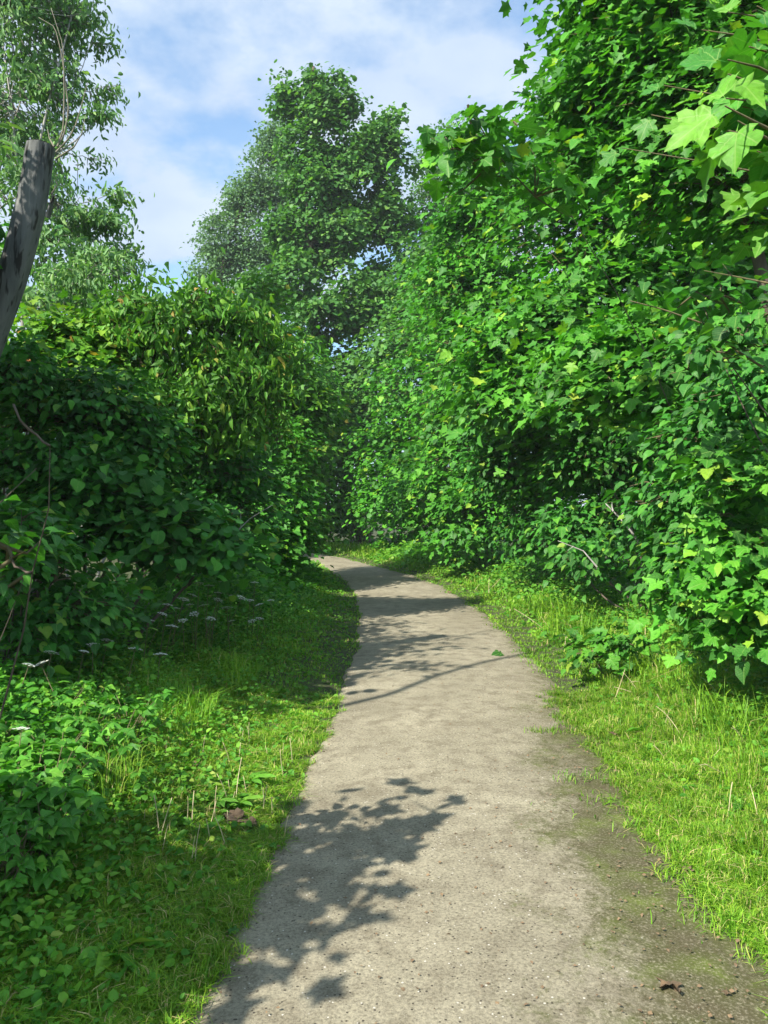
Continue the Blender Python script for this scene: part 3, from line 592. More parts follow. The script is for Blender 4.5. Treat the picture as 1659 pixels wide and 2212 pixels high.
tree('slim cherry at the left, outside the frame, its twigs casting streaks on the path', (-4.7, 5.2),  # unseen tree, added for the leaf streaks it casts across the path
     [(-3.5,4.4,4.9,.35,.35,.25), (-3.75,5.3,5.0,.4,.4,.25), (-3.9,6.3,5.1,.4,.4,.25), (-4.2,7.2,5.3,.5,.5,.3), (-4.2,5.4,5.6,.5,.5,.4), (-4.6,8.2,5.4,.5,.5,.3)],
     75, 9, .13, 'narrow', 'airy', trunk_r=.04, stems=2, disc=(.26,.1,.05), hollow=-9, stray_f=0)
tree('dense hazel left of the frame, shading the undergrowth under the left hedge', (-5.0, 4.6),  # unseen crown, added to keep the sun off the verge below the hedge
     [(-4.3,4.8,3.3,.6,.5,.4), (-4.9,5.0,3.7,.7,.6,.5), (-3.8,5.7,3.6,.6,.5,.4), (-3.75,5.8,3.9,.4,.4,.3), (-4.6,6.2,3.9,.8,.7,.5), (-5.4,4.3,3.2,.8,.5,.5), (-4.5,7.3,4.3,.6,.6,.5), (-5.6,5.6,3.4,.8,.8,.6), (-3.95,4.2,3.5,.5,.45,.35), (-3.7,4.7,3.5,.4,.4,.3), (-4.5,3.95,3.5,.55,.45,.4), (-4.0,5.1,3.9,.5,.5,.4)],
     760, 10, .14, 'round', 'hazel', trunk_r=.06, stems=4, disc=(.2,.2,.06), hollow=-.8, stray_f=0)
tree('young maple beside the path throwing leaf shadows on the asphalt', (-3.4, .3),
     [(-2.35,1.6,2.45,.30,.34,.2), (-2.0,2.1,2.35,.2,.2,.1), (-2.2,2.35,2.6,.18,.2,.1), (-2.85,1.15,2.75,.42,.36,.3), (-2.8,.95,2.4,.33,.28,.2), (-2.55,1.25,2.5,.26,.22,.12), (-1.62,2.4,2.5,.12,.14,.06), (-1.85,2.15,2.45,.15,.15,.08), (-3.0,1.3,2.6,.4,.4,.3), (-3.5,.9,3.0,.5,.5,.5), (-2.75,.75,2.3,.3,.3,.2), (-3.6,1.3,2.4,.45,.4,.4), (-2.7,.2,2.2,.4,.4,.3), (-3.4,.6,2.1,.6,.5,.3), (-2.9,.9,2.2,.35,.35,.2)],
     250, 6, .14, 'maple', 'maple', trunk_r=.04, disc=(.14,.14,.05), hollow=-.9)

# ------------------------------------------------------------------ the sawn-off leaning trunk
AX = [(91,316),(83,370),(68,450),(42,550),(14,640),(-18,730),(-62,850),(-110,980),(-135,1120),(-155,1300),(-170,1500)]
ax = np.array([P(x_, y_, 6.6) for x_, y_ in AX])[::-1]; base = np.array([ax[0][0]-.02, 6.6, 0.0])
root = empty('dead_tree', base, 'leaning grey sawn-off trunk with bare sprouts at its top, at the left edge', 'tree')
zs = ax[:, 2] - base[2]
t = np.linspace(0, 1, 40)[:, None]; zt = np.interp(t[:, 0], [0, 1], [-.1, zs[-1]])
pts = np.stack([np.interp(zt, zs, ax[:, 0]-base[0]), 0*zt, zt], -1)
ang = np.linspace(0, 2*np.pi, 36, endpoint=False)
rad = (.128 - .014*t)*(1 + .05*np.sin(3*ang+1)[None] + .035*np.sin(5*ang+2.0)[None]*np.sin(t*9+1) + .02*np.sin(9*ang[None]+t*4) + .03*np.sin(t*17)) 
rad += .012*rng.normal(size=rad.shape)*(rng.random(rad.shape) < .12)
tl = norm(np.gradient(pts, axis=0)); ax1 = norm(np.cross(tl, [0, 1., 0])); ax2 = np.cross(tl, ax1)
v = (pts[:, None] + rad[..., None]*(np.cos(ang)[None, :, None]*ax1[:, None] + np.sin(ang)[None, :, None]*ax2[:, None])).reshape(-1, 3)
i_ = np.arange(39)[:, None]*36; j_ = np.arange(36)[None]; q = np.stack([i_+j_, i_+(j_+1) % 36, i_+36+(j_+1) % 36, i_+36+j_], -1).reshape(-1)
link('trunk', make_mesh('trunk', v, q, [4]*(39*36), GREYBARK, smooth=True), root)
ring = v[-36:]; cen = ring.mean(0); cv = np.concatenate([ring*.995+cen*.005 + tl[-1]*.004, [cen + tl[-1]*.004]])
link('sawn_face', make_mesh('sawn_face', cv, np.array([[36, k_, (k_+1) % 36] for k_ in range(36)]).ravel(), [3]*36, CUTWOOD), root)
def px_line(pl_, d, rad, pile, base_):
    pts_ = np.array([P(x_, y_, d + .03*k_) for k_, (x_, y_) in enumerate(pl_)]) - base_
    n_ = max(6, 3*len(pts_)); tt = np.linspace(0, len(pts_)-1, n_)
    q = np.array([np.interp(tt, np.arange(len(pts_)), pts_[:, k_]) for k_ in range(3)]).T
    pile.tube(q, np.linspace(rad, rad*.3, n_), 6, rng.random())
for ln in [[(125,318),(140,290),(150,240),(135,120),(120,60),(85,40)], [(122,330),(150,300),(165,270),(180,220),(190,180)], [(120,345),(160,320),(178,290),(186,250)], [(125,318),(138,280),(140,200),(138,100),(112,20)], [(112,420),(125,400),(118,385)], [(118,318),(108,300),(104,280)]]:
    tp = Pile(); px_line(ln, 6.55, .008, tp, base); link('sprout', tp.mesh('sprout', SPROUT, True), root)
tp = Pile(); tp.tube(np.array([P(104,470,6.5), P(112,440,6.45), P(117,425,6.4)])-base, [.025,.016,.006], 7, .5, wob=.1); link('stub', tp.mesh('stub', GREYBARK, True), root)

# ------------------------------------------------------------------ grass
def blades(name, label, n, sampler, hfun, wfun, lean=.6, mat='grass', parent=None):
    x, y, h = sampler(n); n = len(x)
    z = ground_z(x, y); z = np.where((x > pl(y)) & (x < pr(y)), .02, z)
    hh = hfun(x, y)*rng.uniform(.5, 1.4, n)
    w = wfun(x, y)*rng.uniform(.6, 1.3, n)
    th = rng.random(n)*2*np.pi; ln = lean*rng.uniform(.2, 1.5, n)
    dx, dy = np.cos(th), np.sin(th)
    b = np.stack([x, y, z-.01], -1); sd = np.stack([-dy, dx, 0*x], -1)*w[:, None]/2
    ld = np.stack([dx, dy, 0*x], -1)
    m1 = b + ld*(hh*ln*.28)[:, None] + np.array([0, 0, 1])*(hh*.62)[:, None]
    tp_ = b + ld*(hh*ln*.85)[:, None] + np.array([0, 0, 1])*(hh*np.clip(1.02-.35*ln, .3, 1))[:, None]
    v = np.stack([b-sd, b+sd, m1+sd*.8, m1-sd*.8, tp_], 1).reshape(-1, 3)
    o5 = (np.arange(n)*5)[:, None]
    f = (np.array([[0, 1, 2, 3, 3, 2, 4]]) + o5).ravel()
    sz = np.tile([4, 3], n)
    patch = .5+.5*np.sin(x*2.3+np.sin(y*1.7)*2)*np.sin(y*1.3+x)
    r = np.clip(.35*patch + .6*rng.random(n), 0, 1); r = np.where(rng.random(n) < .045, .95+.05*rng.random(n), r*.93)
    o = link(name, make_mesh(name, v, f, sz, M[mat], {'rnd': np.repeat(r, 5)}))
    tag(o, label, 'grass', kind='stuff'); return o
HL = ([-3, 3, 4.5, 6, 7.5, 9, 12, 16, 20, 25, 32], [-2.6, -2.2, -2.3, -2.8, -2.6, -2.4, -2.1, -2.1, -2.4, -4.0, -8])
HR = ([-3, 3, 5, 6, 8, 10, 14, 18.7, 22, 26, 31, 36], [3.6, 3.5, 3.3, 3.2, 3.0, 2.9, 2.8, 2.5, 1.6, .4, -.9, -4])
def ysamp(n, y0, y1, p=1.5):
    u = rng.random(n); e = 1-p
    return (y0**e + u*(y1**e - y0**e))**(1/e)
LY0 = [5.5, 35]
def left_s(n):
    y = ysamp(n, LY0[0], LY0[1]); u = rng.random(n)**.85
    e = pl(y)+wobx(y, 1)*1.2+.03 + .05*rng.random(n)**3; return e - u*(e-np.interp(y, *HL)+.3), y, None
def right_s(n):
    y = ysamp(n, LY0[0], LY0[1]); u = rng.random(n)**1.0
    e = pr(y)+wobx(y, 4)*1.2-.05 + .12*np.sin(y*2.7)*.5; e = e - .16*rng.random(n)**4
    return e + u*(np.interp(y, *HR)-e+.5), y, None
def dist_r(x, y): return np.clip(x - pr(y), 0, 9)
def dist_l(x, y): return np.clip(pl(y) - x, 0, 9)
def clump(x, y):
    return .75 + .45*np.sin(x*9.1+2*np.sin(y*5.3))*np.sin(y*7.7+1.5*np.sin(x*4.1)) + .25*np.sin(x*23+y*17)
wf = lambda x, y: np.maximum(.0035, .00105*y)
blades('grass', 'mown and trampled grass on the left verge, partly under leaf shadows', 62000, left_s, lambda x, y: (.04 + .10*np.clip(dist_l(x, y)-.25, 0, 1.3))*clump(x, y), wf, 1.1)
blades('grass', 'bright green grass on the right verge', 62000, right_s, lambda x, y: (.045 + .17*np.clip(dist_r(x, y)-.2, 0, 1.3))*clump(x, y), wf, 1.0)
def long_r(n):
    y = ysamp(n, 2.6, 12, 1.3); x = pr(y) + .7 + 1.6*rng.random(n)**.8 - .02*y; return x, y, None
blades('grass', 'long arching grass at the lower right', 14000, long_r, lambda x, y: .30+.12*np.sin(x*5+y*3), lambda x, y: np.maximum(.005, .0011*y), 1.2)
# the near grass: small clumps of blades set on a cloud of points
def clump_mesh(seed, n, h, spread, lean, w):
    r_ = np.random.default_rng(seed); a_ = r_.random(n)*6.28; q_ = spread*np.sqrt(r_.random(n)); th = r_.random(n)*6.28; ln = lean*r_.uniform(.2, 1.5, n); hh = h*r_.uniform(.45, 1.3, n)
    b = np.stack([q_*np.cos(a_), q_*np.sin(a_), 0*q_-.01], -1); ld = np.stack([np.cos(th), np.sin(th), 0*th], -1); sd = np.stack([-np.sin(th), np.cos(th), 0*th], -1)*(w*r_.uniform(.6, 1.3, n))[:, None]/2
    m1 = b + ld*(hh*ln*.28)[:, None] + np.array([0, 0, 1])*(hh*.62)[:, None]; tp_ = b + ld*(hh*ln*.85)[:, None] + np.array([0, 0, 1])*(hh*np.clip(1.02-.35*ln, .3, 1))[:, None]
    v = np.stack([b-sd, b+sd, m1+sd*.8, m1-sd*.8, tp_], 1).reshape(-1, 3); f = (np.array([[0, 1, 2, 3, 3, 2, 4]]) + (np.arange(n)*5)[:, None]).ravel()
    r = r_.random(n)*.9; r = np.where(r_.random(n) < .07, .93+.07*r_.random(n), r)
    return make_mesh('grass_clump', v, f, np.tile([4, 3], n), M['grass'], {'rnd': np.repeat(r, 5)})
clump_objs = [bpy.data.objects.new('grass_clump', clump_mesh(s_, 34, .07, .05, 1.1, .0042)) for s_ in range(6)]
ng = bpy.data.node_groups.new('grass_clumps', 'GeometryNodeTree')
ng.interface.new_socket('Geometry', in_out='INPUT', socket_type='NodeSocketGeometry'); ng.interface.new_socket('Geometry', in_out='OUTPUT', socket_type='NodeSocketGeometry')
gi = ng.nodes.new('NodeGroupInput'); go = ng.nodes.new('NodeGroupOutput'); iop = ng.nodes.new('GeometryNodeInstanceOnPoints'); jn = ng.nodes.new('GeometryNodeJoinGeometry')
for co in clump_objs:
    oi = ng.nodes.new('GeometryNodeObjectInfo'); oi.inputs['Object'].default_value = co; oi.inputs['As Instance'].default_value = True; ng.links.new(oi.outputs['Geometry'], jn.inputs[0])
def named(nm, ty):
    n_ = ng.nodes.new('GeometryNodeInputNamedAttribute'); n_.data_type = ty; n_.inputs[0].default_value = nm; return n_.outputs[0]
ng.links.new(gi.outputs[0], iop.inputs['Points']); ng.links.new(jn.outputs[0], iop.inputs['Instance']); iop.inputs['Pick Instance'].default_value = True
ng.links.new(named('pick', 'INT'), iop.inputs['Instance Index']); ng.links.new(named('rot', 'FLOAT_VECTOR'), iop.inputs['Rotation']); ng.links.new(named('scl', 'FLOAT_VECTOR'), iop.inputs['Scale'])
ng.links.new(iop.outputs[0], go.inputs[0])
def clumps(label, x, y, hs):
    n = len(x); me = bpy.data.meshes.new('grass'); me.vertices.add(n)
    z = ground_z(x, y); z = np.where((x > pl(y)) & (x < pr(y)), .015, z)
    me.vertices.foreach_set('co', np.stack([x, y, z], -1).astype(np.float32).ravel())
    me.attributes.new('pick', 'INT', 'POINT').data.foreach_set('value', rng.integers(0, 6, n).astype(np.int32))
    me.attributes.new('rot', 'FLOAT_VECTOR', 'POINT').data.foreach_set('vector', np.stack([rng.normal(size=n)*.15, rng.normal(size=n)*.15, rng.random(n)*6.28], -1).astype(np.float32).ravel())
    w_ = rng.uniform(.8, 1.3, n); me.attributes.new('scl', 'FLOAT_VECTOR', 'POINT').data.foreach_set('vector', np.stack([w_, w_, hs*rng.uniform(.7, 1.3, n)], -1).astype(np.float32).ravel())
    me.materials.append(M['grass']); o = link('grass', me); tag(o, label, 'grass', kind='stuff')
    md = o.modifiers.new('clumps', 'NODES'); md.node_group = ng
LY0[:] = [1.8, 7.0]
x, y, _ = left_s(14000); clumps('short mown grass on the near left verge beside the path', x, y, (.75 + 1.1*np.clip(dist_l(x, y)-.3, 0, 1.3))*clump(x, y))
x, y, _ = right_s(12000); clumps('lush grass on the near right verge beside the mossy edge', x, y, (1.0 + 2.6*np.clip(dist_r(x, y)-.15, 0, 1.2))*clump(x, y))
LY0[:] = [5.5, 35]
def long_l(n):
    y = ysamp(n, 3.3, 8, 1.3); x = pl(y) - .75 - 1.7*rng.random(n); return x, y, None
blades('grass', 'taller pale grass stems among the herbs of the left verge', 14000, long_l, lambda x, y: .22+.08*np.sin(x*6+y*4), lambda x, y: np.maximum(.004, .0009*y), .9)
def litter(n):
    y = ysamp(n, 2.3, 11, 1.4); u = rng.random(n)**.35; x = pl(y) + (pr(y)-pl(y))*u; k_ = rng.random(n) < .12; x = np.where(k_, pl(y)+.12*rng.random(n), x); return x, y
x, y = litter(900); nn = len(x); lp = Pile()
place_leaves(lp, 'tiny', np.stack([x, y, .036+0*x], -1), np.array([0, 0, 1.])+.3*rng.normal(size=(nn, 3)), rng.normal(size=(nn, 3))*[1, 1, .1], rng.uniform(.006, .022, nn), rng.random(nn))
tag(link('litter', lp.mesh('litter', DEADLEAF)), 'tiny brown leaf crumbs scattered on the asphalt', 'litter', kind='stuff')
# tufts growing out of the path edge
for k, (px, py, w_, lab) in enumerate([(1160,1588,.10,'small grass tuft on the asphalt, left one of the pair in mid path'), (1195,1588,.16,'grass tuft on the asphalt, right one of the pair in mid path'), (1250,1690,.2,'sparse grass tuft on the mossy patch'),
        (1360,1750,.35,'wide grass tuft creeping over the moss'), (1450,1800,.3,'grass tuft between moss and verge'), (1470,1830,.25,'grass tuft on mossy asphalt lower down'), (1560,1990,.3,'grass tuft near the lower right corner')]):
    d = EYE*1703/(py-1100); c = P(px, py, d); n = int(500*w_)
    xs = c[0] + rng.normal(size=n)*w_*.45; ys_ = c[1] + rng.normal(size=n)*w_*.3
    o = blades('grass_tuft', lab, n, lambda n_: (xs, ys_, None), lambda x, y: .055+0*x, lambda x, y: .0045+0*x, 1.0)
    del o['kind']; o['category'] = 'grass tuft'

LY0[:] = [1.9, 26]
# low broad-leaved weeds
def weeds(name, label, n, sampler, size, hfun, kind, mat):
    x, y = sampler(n); z = ground_z(x, y) + hfun(x, y)*rng.random(len(x))**.7
    nn = len(x); nrm = np.array([0, 0, 1.]) + .5*rng.normal(size=(nn, 3)) + .25*SUN; tip = rng.normal(size=(nn, 3))
    pl_ = Pile(); place_leaves(pl_, kind, np.stack([x, y, z], -1), nrm, tip, size*rng.uniform(.5, 1.5, nn)*np.maximum(1, y/9), rng.random(nn))
    return tag(link(name, pl_.mesh(name, M[mat])), label, 'weeds', kind='stuff')
def wl_(n):
    x, y, _ = left_s(n); k_ = rng.random(n) < np.clip(dist_l(x, y)*.8+.12, 0, 1); return x[k_], y[k_]
def wr_(n):
    x, y, _ = right_s(n); k_ = rng.random(n) < np.clip(dist_r(x, y)*.7-.1, 0, 1); return x[k_], y[k_]
weeds('low_weeds', 'low broad weed leaves mixed into the left verge', 52000, wl_, .036, lambda x, y: .05+.20*np.clip(dist_l(x, y)-.3, 0, 1.3), 'ovate_lo', 'weed')
weeds('ground_cover', 'dense low bramble and nettle cover along the foot of the right hedge', 56000, wr_, .044, lambda x, y: .05+.42*np.clip(dist_r(x, y)-.55, 0, 1.1), 'ovate_lo', 'weed')
def hedge_l(n):
    y = ysamp(n, 4.5, 26, 1.3); x = np.interp(y, *HL) + .75 - 2.6*rng.random(n); return x, y
weeds('undergrowth', 'shaded leafy undergrowth below the left hedge', 30000, hedge_l, .055, lambda x, y: .1+.55*np.clip((np.interp(y, *HL)+.75-x), 0, 1), 'ovate_lo', 'elder')
def hedge_r(n):
    y = ysamp(n, 4.0, 30, 1.3); x = np.interp(y, *HR) - .3 + 2.4*rng.random(n); return x, y
weeds('undergrowth', 'leafy undergrowth below the right hedge', 20000, hedge_r, .05, lambda x, y: .1+.5*np.clip((x-np.interp(y, *HR)+.3), 0, 1), 'ovate_lo', 'maple')

# ------------------------------------------------------------------ single herbs, flowers, stalks
def copy_tree(o, parent=None):
    c = o.copy(); COL.objects.link(c); c.parent = parent
    for ch in o.children: copy_tree(ch, c)
    return c
def make_elder(seed):
    r_ = np.random.default_rng(seed)
    rt = empty('ground_elder', (0, 0, 0), 'x', 'plant', 'ground elder plants on the left verge')
    st = Pile(); leaves = []
    for k_ in range(r_.integers(5, 8)):
        th = r_.random()*6.28; out_ = np.array([math.cos(th), math.sin(th), 0]); h = r_.uniform(.09, .30)
        tip_ = out_*r_.uniform(.06, .2) + np.array([0, 0, h])
        st.tube([np.zeros(3), out_*.03+np.array([0, 0, h*.5]), tip_], [.003, .0025, .002], 4, .5)
        side = np.array([-out_[1], out_[0], 0])
        for dv, off in ((out_, .03), (out_*.4+side, .0), (out_*.4-side, .0), (out_+side*.7, .02), (out_-side*.7, .02)):
            dv = norm(dv); leaves.append((tip_+dv*.012, np.array([0, 0, 1.])+.35*r_.normal(size=3)+.2*out_, dv-np.array([0, 0, .15]), r_.uniform(.042, .068)))
    link('stalks', st.mesh('stalks', TWIG), rt)
    me = leaf_mesh('ovate', 'elder')
    for ps, nr, tp_, s_ in leaves:
        x, y, z = frames(nr[None], tp_[None]); x, y, z = x[0]*s_, y[0]*s_, z[0]*s_
        o = bpy.data.objects.new('leaf', me); o.parent = rt; COL.objects.link(o)
        o.matrix_local = Matrix(((x[0], y[0], z[0], ps[0]), (x[1], y[1], z[1], ps[1]), (x[2], y[2], z[2], ps[2]), (0, 0, 0, 1)))
    return rt
ORD = ['first','second','third','fourth','fifth','sixth','seventh','eighth','ninth','tenth','eleventh','twelfth','thirteenth','fourteenth','fifteenth','sixteenth','seventeenth','eighteenth','nineteenth','twentieth']
ROW = ['nearest','second nearest','third nearest','fourth nearest','fifth nearest','sixth nearest','seventh nearest','farthest']
def row_labels(objs, what, rows, where):
    objs = sorted(objs, key=lambda o: o.location.y); n = max(1, -(-len(objs)//rows))
    for a_ in range(0, len(objs), n):
        for b_, o in enumerate(sorted(objs[a_:a_+n], key=lambda o: o.location.x/max(o.location.y, .1))):
            o['label'] = f'{what}, {ORD[min(b_, 19)]} from left in {ROW[min(a_//n, 7)]} row, {where}'
protos = [make_elder(s_) for s_ in range(5)]
spots = []
while len(spots) < 125:
    px, py = rng.uniform(-40, 400), rng.uniform(1545, 2000)
    if px > 330 - (py-1500)*.62 + 40*rng.normal(): continue
    d = EYE*1703/(py-1100+60); c = P(px, py, d); spots.append((c[0], c[1]))
elders = []
spots.sort(key=lambda s_: s_[1])
for k, (x_, y_) in enumerate(spots):
    o = protos[k] if k < 5 else copy_tree(protos[int(rng.integers(5))])
    o.location = (x_, y_, float(ground_z(x_, y_))-.01); o.rotation_euler = (0, 0, rng.random()*6.28); s_ = rng.uniform(.8, 1.25); o.scale = (s_, s_, s_)
    elders.append(o)
row_labels(elders, 'ground elder plant', 7, 'left verge')

def make_rosette(seed):
    r_ = np.random.default_rng(seed); rt = empty('rosette_weed', (0, 0, 0), 'x', 'weed', 'broad-leaved weeds in the verges')
    me = leaf_mesh('ovate', 'weed')
    for k_ in range(r_.integers(5, 9)):
        th = k_*2.4 + r_.normal()*.2; e = r_.uniform(.25, 1.0); s_ = r_.uniform(.09, .17); dv = np.array([math.cos(th)*math.cos(e), math.sin(th)*math.cos(e), math.sin(e)])
        x, y, z = frames(np.array([[-dv[0]*.5, -dv[1]*.5, 1.]]), dv[None]); x, y, z = x[0]*s_*.62, y[0]*s_, z[0]*s_
        o = bpy.data.objects.new('leaf', me); o.parent = rt; COL.objects.link(o)
        o.matrix_local = Matrix(((x[0], y[0], z[0], dv[0]*.02), (x[1], y[1], z[1], dv[1]*.02), (x[2], y[2], z[2], .02), (0, 0, 0, 1)))
    return rt
ros = [make_rosette(s_) for s_ in range(4)]; rosl = []; rosr = []
for k in range(85):
    left = k % 17 < 11
    y_ = float(ysamp(1, 2.4, 8, 1.3)[0]); x_ = float(pl(y_)) - .25 - 1.7*rng.random() if left else float(pr(y_)) + .3 + 1.3*rng.random()
    o = ros[k] if k < 4 else copy_tree(ros[int(rng.integers(4))]); o.location = (x_, y_, float(ground_z(x_, y_))); o.rotation_euler = (0, 0, rng.random()*6.28); s_ = rng.uniform(.5, 1.15); o.scale = (s_, s_, s_)
    (rosl if left else rosr).append(o)
row_labels(rosl, 'broad-leaved weed', 5, 'left verge'); row_labels(rosr, 'broad-leaved weed', 4, 'right verge')
def make_umbel(seed):
    r_ = np.random.default_rng(seed)
    rt = empty('umbel_flower', (0, 0, 0), 'x', 'flower', 'white umbel flowers in the shade of the left hedge')
    st = Pile(); st.tube([(0, 0, -.75), (.02, .01, -.4), (0, 0, 0)], [.005, .004, .003], 5, .5)
    fl = Pile()
    for k_ in range(13):
        th = k_*2.4; rr = .055*math.sqrt(k_/12.); q = np.array([math.cos(th)*rr, math.sin(th)*rr, .035 - rr*.25])
        st.tube([(0, 0, 0), q*.6, q], [.0012, .001, .001], 3, .5, cap=False)
        for j in range(7):
            th2 = j*.9+k_; q2 = q + np.array([math.cos(th2)*.009, math.sin(th2)*.009, .003*r_.random()])*(j > 0)
            v = q2 + .0048*np.array([[1,0,0],[0,1,0],[-1,0,0],[0,-1,0],[0,0,.7]]); fl.add(v, [0,1,4,1,2,4,2,3,4,3,0,4], [3]*4, .5)
    link('stem', st.mesh('stem', TWIG), rt); link('umbel', fl.mesh('umbel', FLOWER), rt); return rt
um = [make_umbel(s_) for s_ in range(3)]
heads = [(200,1398,6.6),(290,1408,6.8),(110,1416,6.2),(180,1412,6.3),(345,1420,6.9),(90,1440,5.8),(45,1582,4.4),(60,1442,5.7),(230,1390,7),
         (430,1265,8.6),(450,1270,8.8),(470,1285,9),(410,1310,8.5),(440,1312,8.6),(470,1300,9),(500,1290,9.4),(380,1318,8.2),(360,1312,8.1),(350,1330,8),(420,1330,8.4),(520,1295,9.8),(550,1262,10),(540,1300,9.8),
         (395,1345,8.1),(455,1340,8.4),(370,1358,7.8),(560,1340,9.5),(545,1345,9.3),(500,1345,8.9),(320,1345,7.5),(560,1310,9.8),(585,1300,10.2),(480,1262,9.2),(415,1290,8.6),(490,1318,9),(395,1300,8.4)]
umbels = []
for k, (px, py, d) in enumerate(heads):
    o = um[k] if k < 3 else copy_tree(um[int(rng.integers(3))])
    d *= .92; c = P(px, py, d); o.location = c; o.rotation_euler = (rng.normal()*.2, rng.normal()*.2, rng.random()*6.28); s_ = rng.uniform(.65, 1.05); o.scale = (s_, s_, s_)
    umbels.append(o)
row_labels(umbels, 'white umbel flower', 4, 'below the left hedge')

# cut pale stubble stalks in the left verge
def stalk_mesh(h, rad, bend, name='stalk'):
    t_ = np.linspace(0, 1, 6); pl_ = Pile(); pl_.tube(np.stack([bend*t_**2, .3*bend*t_, h*t_], -1), rad*(1-.35*t_), 5, .5); return pl_.mesh(name, STRAW)
sm = [stalk_mesh(h, .0026, b_) for h, b_ in ((.17, .02), (.12, -.015), (.21, .03))]
stalks = []
for k in range(60):
    px, py = rng.uniform(150, 640), rng.uniform(1540, 1880)
    if py > 1990-px*.3: continue
    d = EYE*1703/(py-1100+30); c = P(px, py, d)
    o = link('cut_stalk', sm[k % 3], None, (c[0], c[1], float(ground_z(c[0], c[1]))-.01)); o.rotation_euler = (rng.normal()*.12, rng.normal()*.12, rng.random()*6); o.scale = [rng.uniform(.7, 1.2)]*3
    tag(o, 'x', 'stalk', 'cut stalks in the left verge'); stalks.append(o)
row_labels(stalks, 'pale upright cut stalk', 4, 'left verge')
# dry straws on the right verge
def straw(p0, p1, sag, rad, lab, nm='dry_straw', mat=STRAW, group=None):
    p0, p1 = np.array(p0), np.array(p1); t_ = np.linspace(0, 1, 8)[:, None]; q = p0*(1-t_)+p1*t_; q[:, 2] += sag*np.sin(t_[:, 0]*np.pi); q -= p0
    pl_ = Pile(); pl_.tube(q, np.linspace(rad, rad*.5, 8), 5, .5); o = link(nm, pl_.mesh(nm, mat), None, p0); return tag(o, lab, 'straw' if mat is STRAW else 'branch', group)
def sp(x0, y0, x1, y1):
    d = EYE*1703/(max(y0, y1)-1100)
    return P(x0, y0, d), P(x1, y1, d)
def gp(px, py, up=.0):
    d = EYE*1703/(py-1100); c = P(px, py, d); c[2] = float(ground_z(c[0], c[1]))+up; return c
for a4, sag, rad, lab in (
      ((1110,1315,1190,1372), .02, .005, 'long dry straw lying beside the far part of the right verge'),
      ((1085,1310,1112,1326), .01, .004, 'short dry straw crossing the long one by the far right verge'),
      ((1190,1300,1215,1348), .0, .004, 'dry stalk leaning upright in the right verge'),
      ((1210,1372,1270,1378), .01, .006, 'pale flat straw near the maple seedlings'),
      ((1420,1500,1442,1560), .02, .004, 'white bent grass stem in the long grass'),
      ((1600,1545,1659,1549), .01, .006, 'pale straw at the right edge of the picture'),
      ((1412,1610,1448,1662), .02, .003, 'short pale straw below the bent stem'),
      ((1583,1690,1572,1790), .03, .003, 'curved pale stem in the lower right grass'),
      ((1500,1722,1592,1742), .03, .003, 'arched dry stem over the lower right grass'),
      ((1590,1830,1680,1850), .02, .004, 'dry straw at the lower right edge')):
    straw(*sp(*a4), sag, rad, lab)
straw(gp(1290,1722,-.06), gp(1370,1733,-.06), .0, .002, 'thin straw lying on the mossy asphalt')
straw(gp(1500,2020,-.05), gp(1610,2085,-.06), .0, .0022, 'long thin straw on the asphalt at the lower right')
straw(gp(1430,1985,-.06), gp(1540,2010,-.06), .0, .0018, 'faint straw on the asphalt right of centre')
straws = []
for k in range(110):
    y_ = float(ysamp(1, 3.5, 16, 1.2)[0]); x_ = float(pr(y_)) + rng.uniform(.35, 2.0); z_ = float(ground_z(x_, y_))
    th = rng.random()*6.28; l_ = rng.uniform(.10, .32); e = rng.uniform(.15, 1.2)
    straws.append(straw((x_, y_, z_+.03), (x_+l_*math.cos(th)*math.cos(e), y_+l_*math.sin(th)*math.cos(e), z_+.03+l_*math.sin(e)), rng.uniform(-.01, .05), .0014+.0003*y_, 'thin dry straw tangled in the green of the right verge', group='dry straws in the right verge'))
row_labels(straws, 'thin dry straw', 6, 'right verge')
# bare branches in the right hedge
def stick(lines, d, rad, name, label, mat=GREYBARK):
    b_ = P(*lines[0][-1], d); rt = empty(name, b_, label, 'branch')
    for k_, ln in enumerate(lines):
        pl_ = Pile(); px_line(ln, d, rad*(1 if k_ == 0 else .45), pl_, b_); link('stem' if k_ == 0 else 'side_twig', pl_.mesh('stem', mat, True), rt)
    return rt
stick([[(1440,1262),(1420,1230),(1380,1170),(1345,1125),(1305,1085)], [(1340,1120),(1350,1100),(1353,1090)], [(1325,1105),(1322,1095),(1322,1085)]], 6.9, .017, 'bare_branch', 'bare leaning branch with peeling pale bark in front of the dark hollow', PALEBARK)
stick([[(1290,1225),(1260,1190),(1205,1168)], [(1240,1180),(1225,1190)]], 7.3, .009, 'bare_branch', 'thin straight dead branch left of the peeling one', PALEBARK)
stick([[(1659,800),(1600,765),(1520,700),(1430,668),(1360,650)], [(1520,700),(1505,680),(1500,670)], [(1560,730),(1530,720)]], 4.9, .009, 'bare_branch', 'tan hazel twig reaching left at head height', TWIG)
stick([[(1659,612),(1600,600),(1520,585)], [(1580,596),(1560,570)]], 3.6, .005, 'bare_branch', 'short twig with pale new leaves at the right edge', TWIG)
stick([[(1560,1400),(1545,1330),(1560,1280),(1500,1230)], [(1550,1340),(1590,1300),(1640,1290)], [(1548,1360),(1500,1310)], [(1545,1330),(1520,1270)]], 5.6, .006, 'bare_branch', 'tangle of brown bramble stems above the right verge', BARK)
stick([[(1620,1460),(1590,1380),(1570,1330)], [(1600,1400),(1640,1360)]], 5.2, .005, 'bare_branch', 'broken brown stem near the right edge', BARK)
stick([[(500,1160),(540,1120),(590,1090)], [(520,1140),(520,1100)]], 9, .008, 'bare_branch', 'grey bare twig in the shade of the left hedge', PALEBARK)

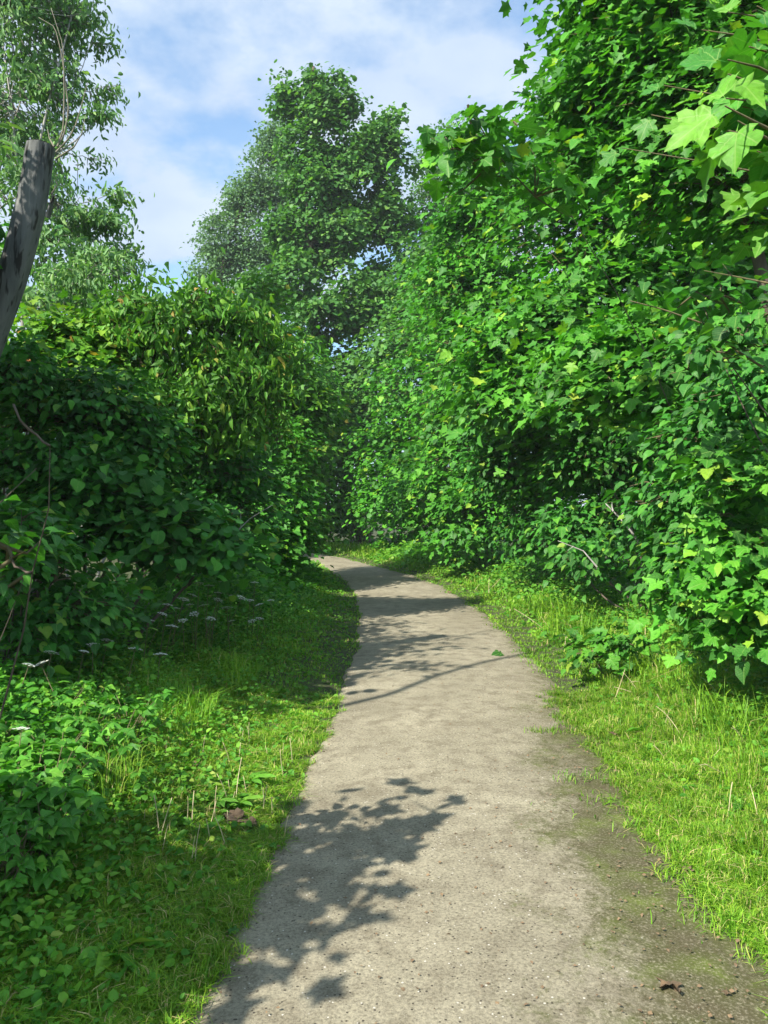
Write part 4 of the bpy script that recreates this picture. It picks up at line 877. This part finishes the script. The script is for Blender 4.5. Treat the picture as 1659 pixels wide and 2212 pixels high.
# fallen leaves, soil crumbs, seedlings
v, f, n = T['maple']; fl = v.copy()*[.8, 1, 1]; fl[:, 2] += .22*np.sin(fl[:, 0]*7+1)*fl[:, 1] + .12*np.sin(fl[:, 1]*9+fl[:, 0]*5); fl[:, :2] += .09*np.sin(fl[:, [1, 0]]*11+2)
dead = make_mesh('fallen_leaf', fl, f, n, DEADLEAF)
for px, py, s_, lab in ((1435,2142,.085,'crumpled brown leaf on the asphalt at the lower right'), (1480,1898,.05,'small brown leaf on the mossy edge'), (1575,2165,.03,'tiny brown leaf fragment in the corner'), (1330,1600,.07,'brown leaf lying in the right verge grass'), (975,1283,.09,'brown leaf far down the path at its right edge'), (420,1700,.06,'brown leaf in the left verge')):
    c = gp(px, py); c[2] = .035 if pl(c[1]) < c[0] < pr(c[1]) else c[2]+.03
    o = link('fallen_leaf', dead, None, c); o.scale = (s_,)*3; o.rotation_euler = (.1, -.1, rng.random()*6); tag(o, lab, 'leaf')
for px, py, s_, lab in ((1085,1420,.12,'green maple leaf fallen on the path'), (512,2036,.045,'small green leaf beside the shaded path edge')):
    c = gp(px, py); c[2] = .04
    o = link('fallen_leaf', leaf_mesh('maple', 'maple'), None, c); o.scale = (s_,)*3; o.rotation_euler = (.15, 0, rng.random()*6); tag(o, lab, 'leaf')
for px, py, s_, lab in ((508,1792,.055,'brown soil clod on the left verge, larger one'), (540,1795,.035,'small soil clod right beside the larger one')):
    c = gp(px, py); th = rng.random(60)*6.28; ph = np.arccos(rng.uniform(-1, 1, 60))
    import bmesh
    bm = bmesh.new(); bmesh.ops.create_icosphere(bm, subdivisions=3, radius=1)
    for vv in bm.verts:
        q = vv.co; k_ = 1 + .25*math.sin(q.x*5+q.y*4)+.2*math.sin(q.z*7+q.x*3)+.15*math.sin(q.y*13) + .1*rng.normal(); vv.co = q*k_
    me = bpy.data.meshes.new('soil_clod'); bm.to_mesh(me); bm.free(); me.materials.append(SOIL)
    o = link('soil_clod', me, None, (c[0], c[1], c[2]+.02)); o.scale = (s_, s_*.8, s_*.65); tag(o, lab, 'soil')


# thin haze over the whole place
hz = bpy.data.meshes.new('haze'); x0, x1, y0, y1, z0, z1 = -950, 950, -950, 950, -1.2, 28
hz.from_pydata([(x0,y0,z0),(x1,y0,z0),(x1,y1,z0),(x0,y1,z0),(x0,y0,z1),(x1,y0,z1),(x1,y1,z1),(x0,y1,z1)], [], [(0,3,2,1),(4,5,6,7),(0,1,5,4),(1,2,6,5),(2,3,7,6),(3,0,4,7)])
hm = bpy.data.materials.new('haze'); hm.use_nodes = True; hn = hm.node_tree.nodes; hn.clear(); ho = hn.new('ShaderNodeOutputMaterial'); hv = hn.new('ShaderNodeVolumePrincipled')
hv.inputs['Color'].default_value = (.86, .93, 1, 1); hv.inputs['Density'].default_value = .0006; hm.node_tree.links.new(hv.outputs[0], ho.inputs['Volume']); hz.materials.append(hm)
tag(link('haze', hz), kind='stuff')
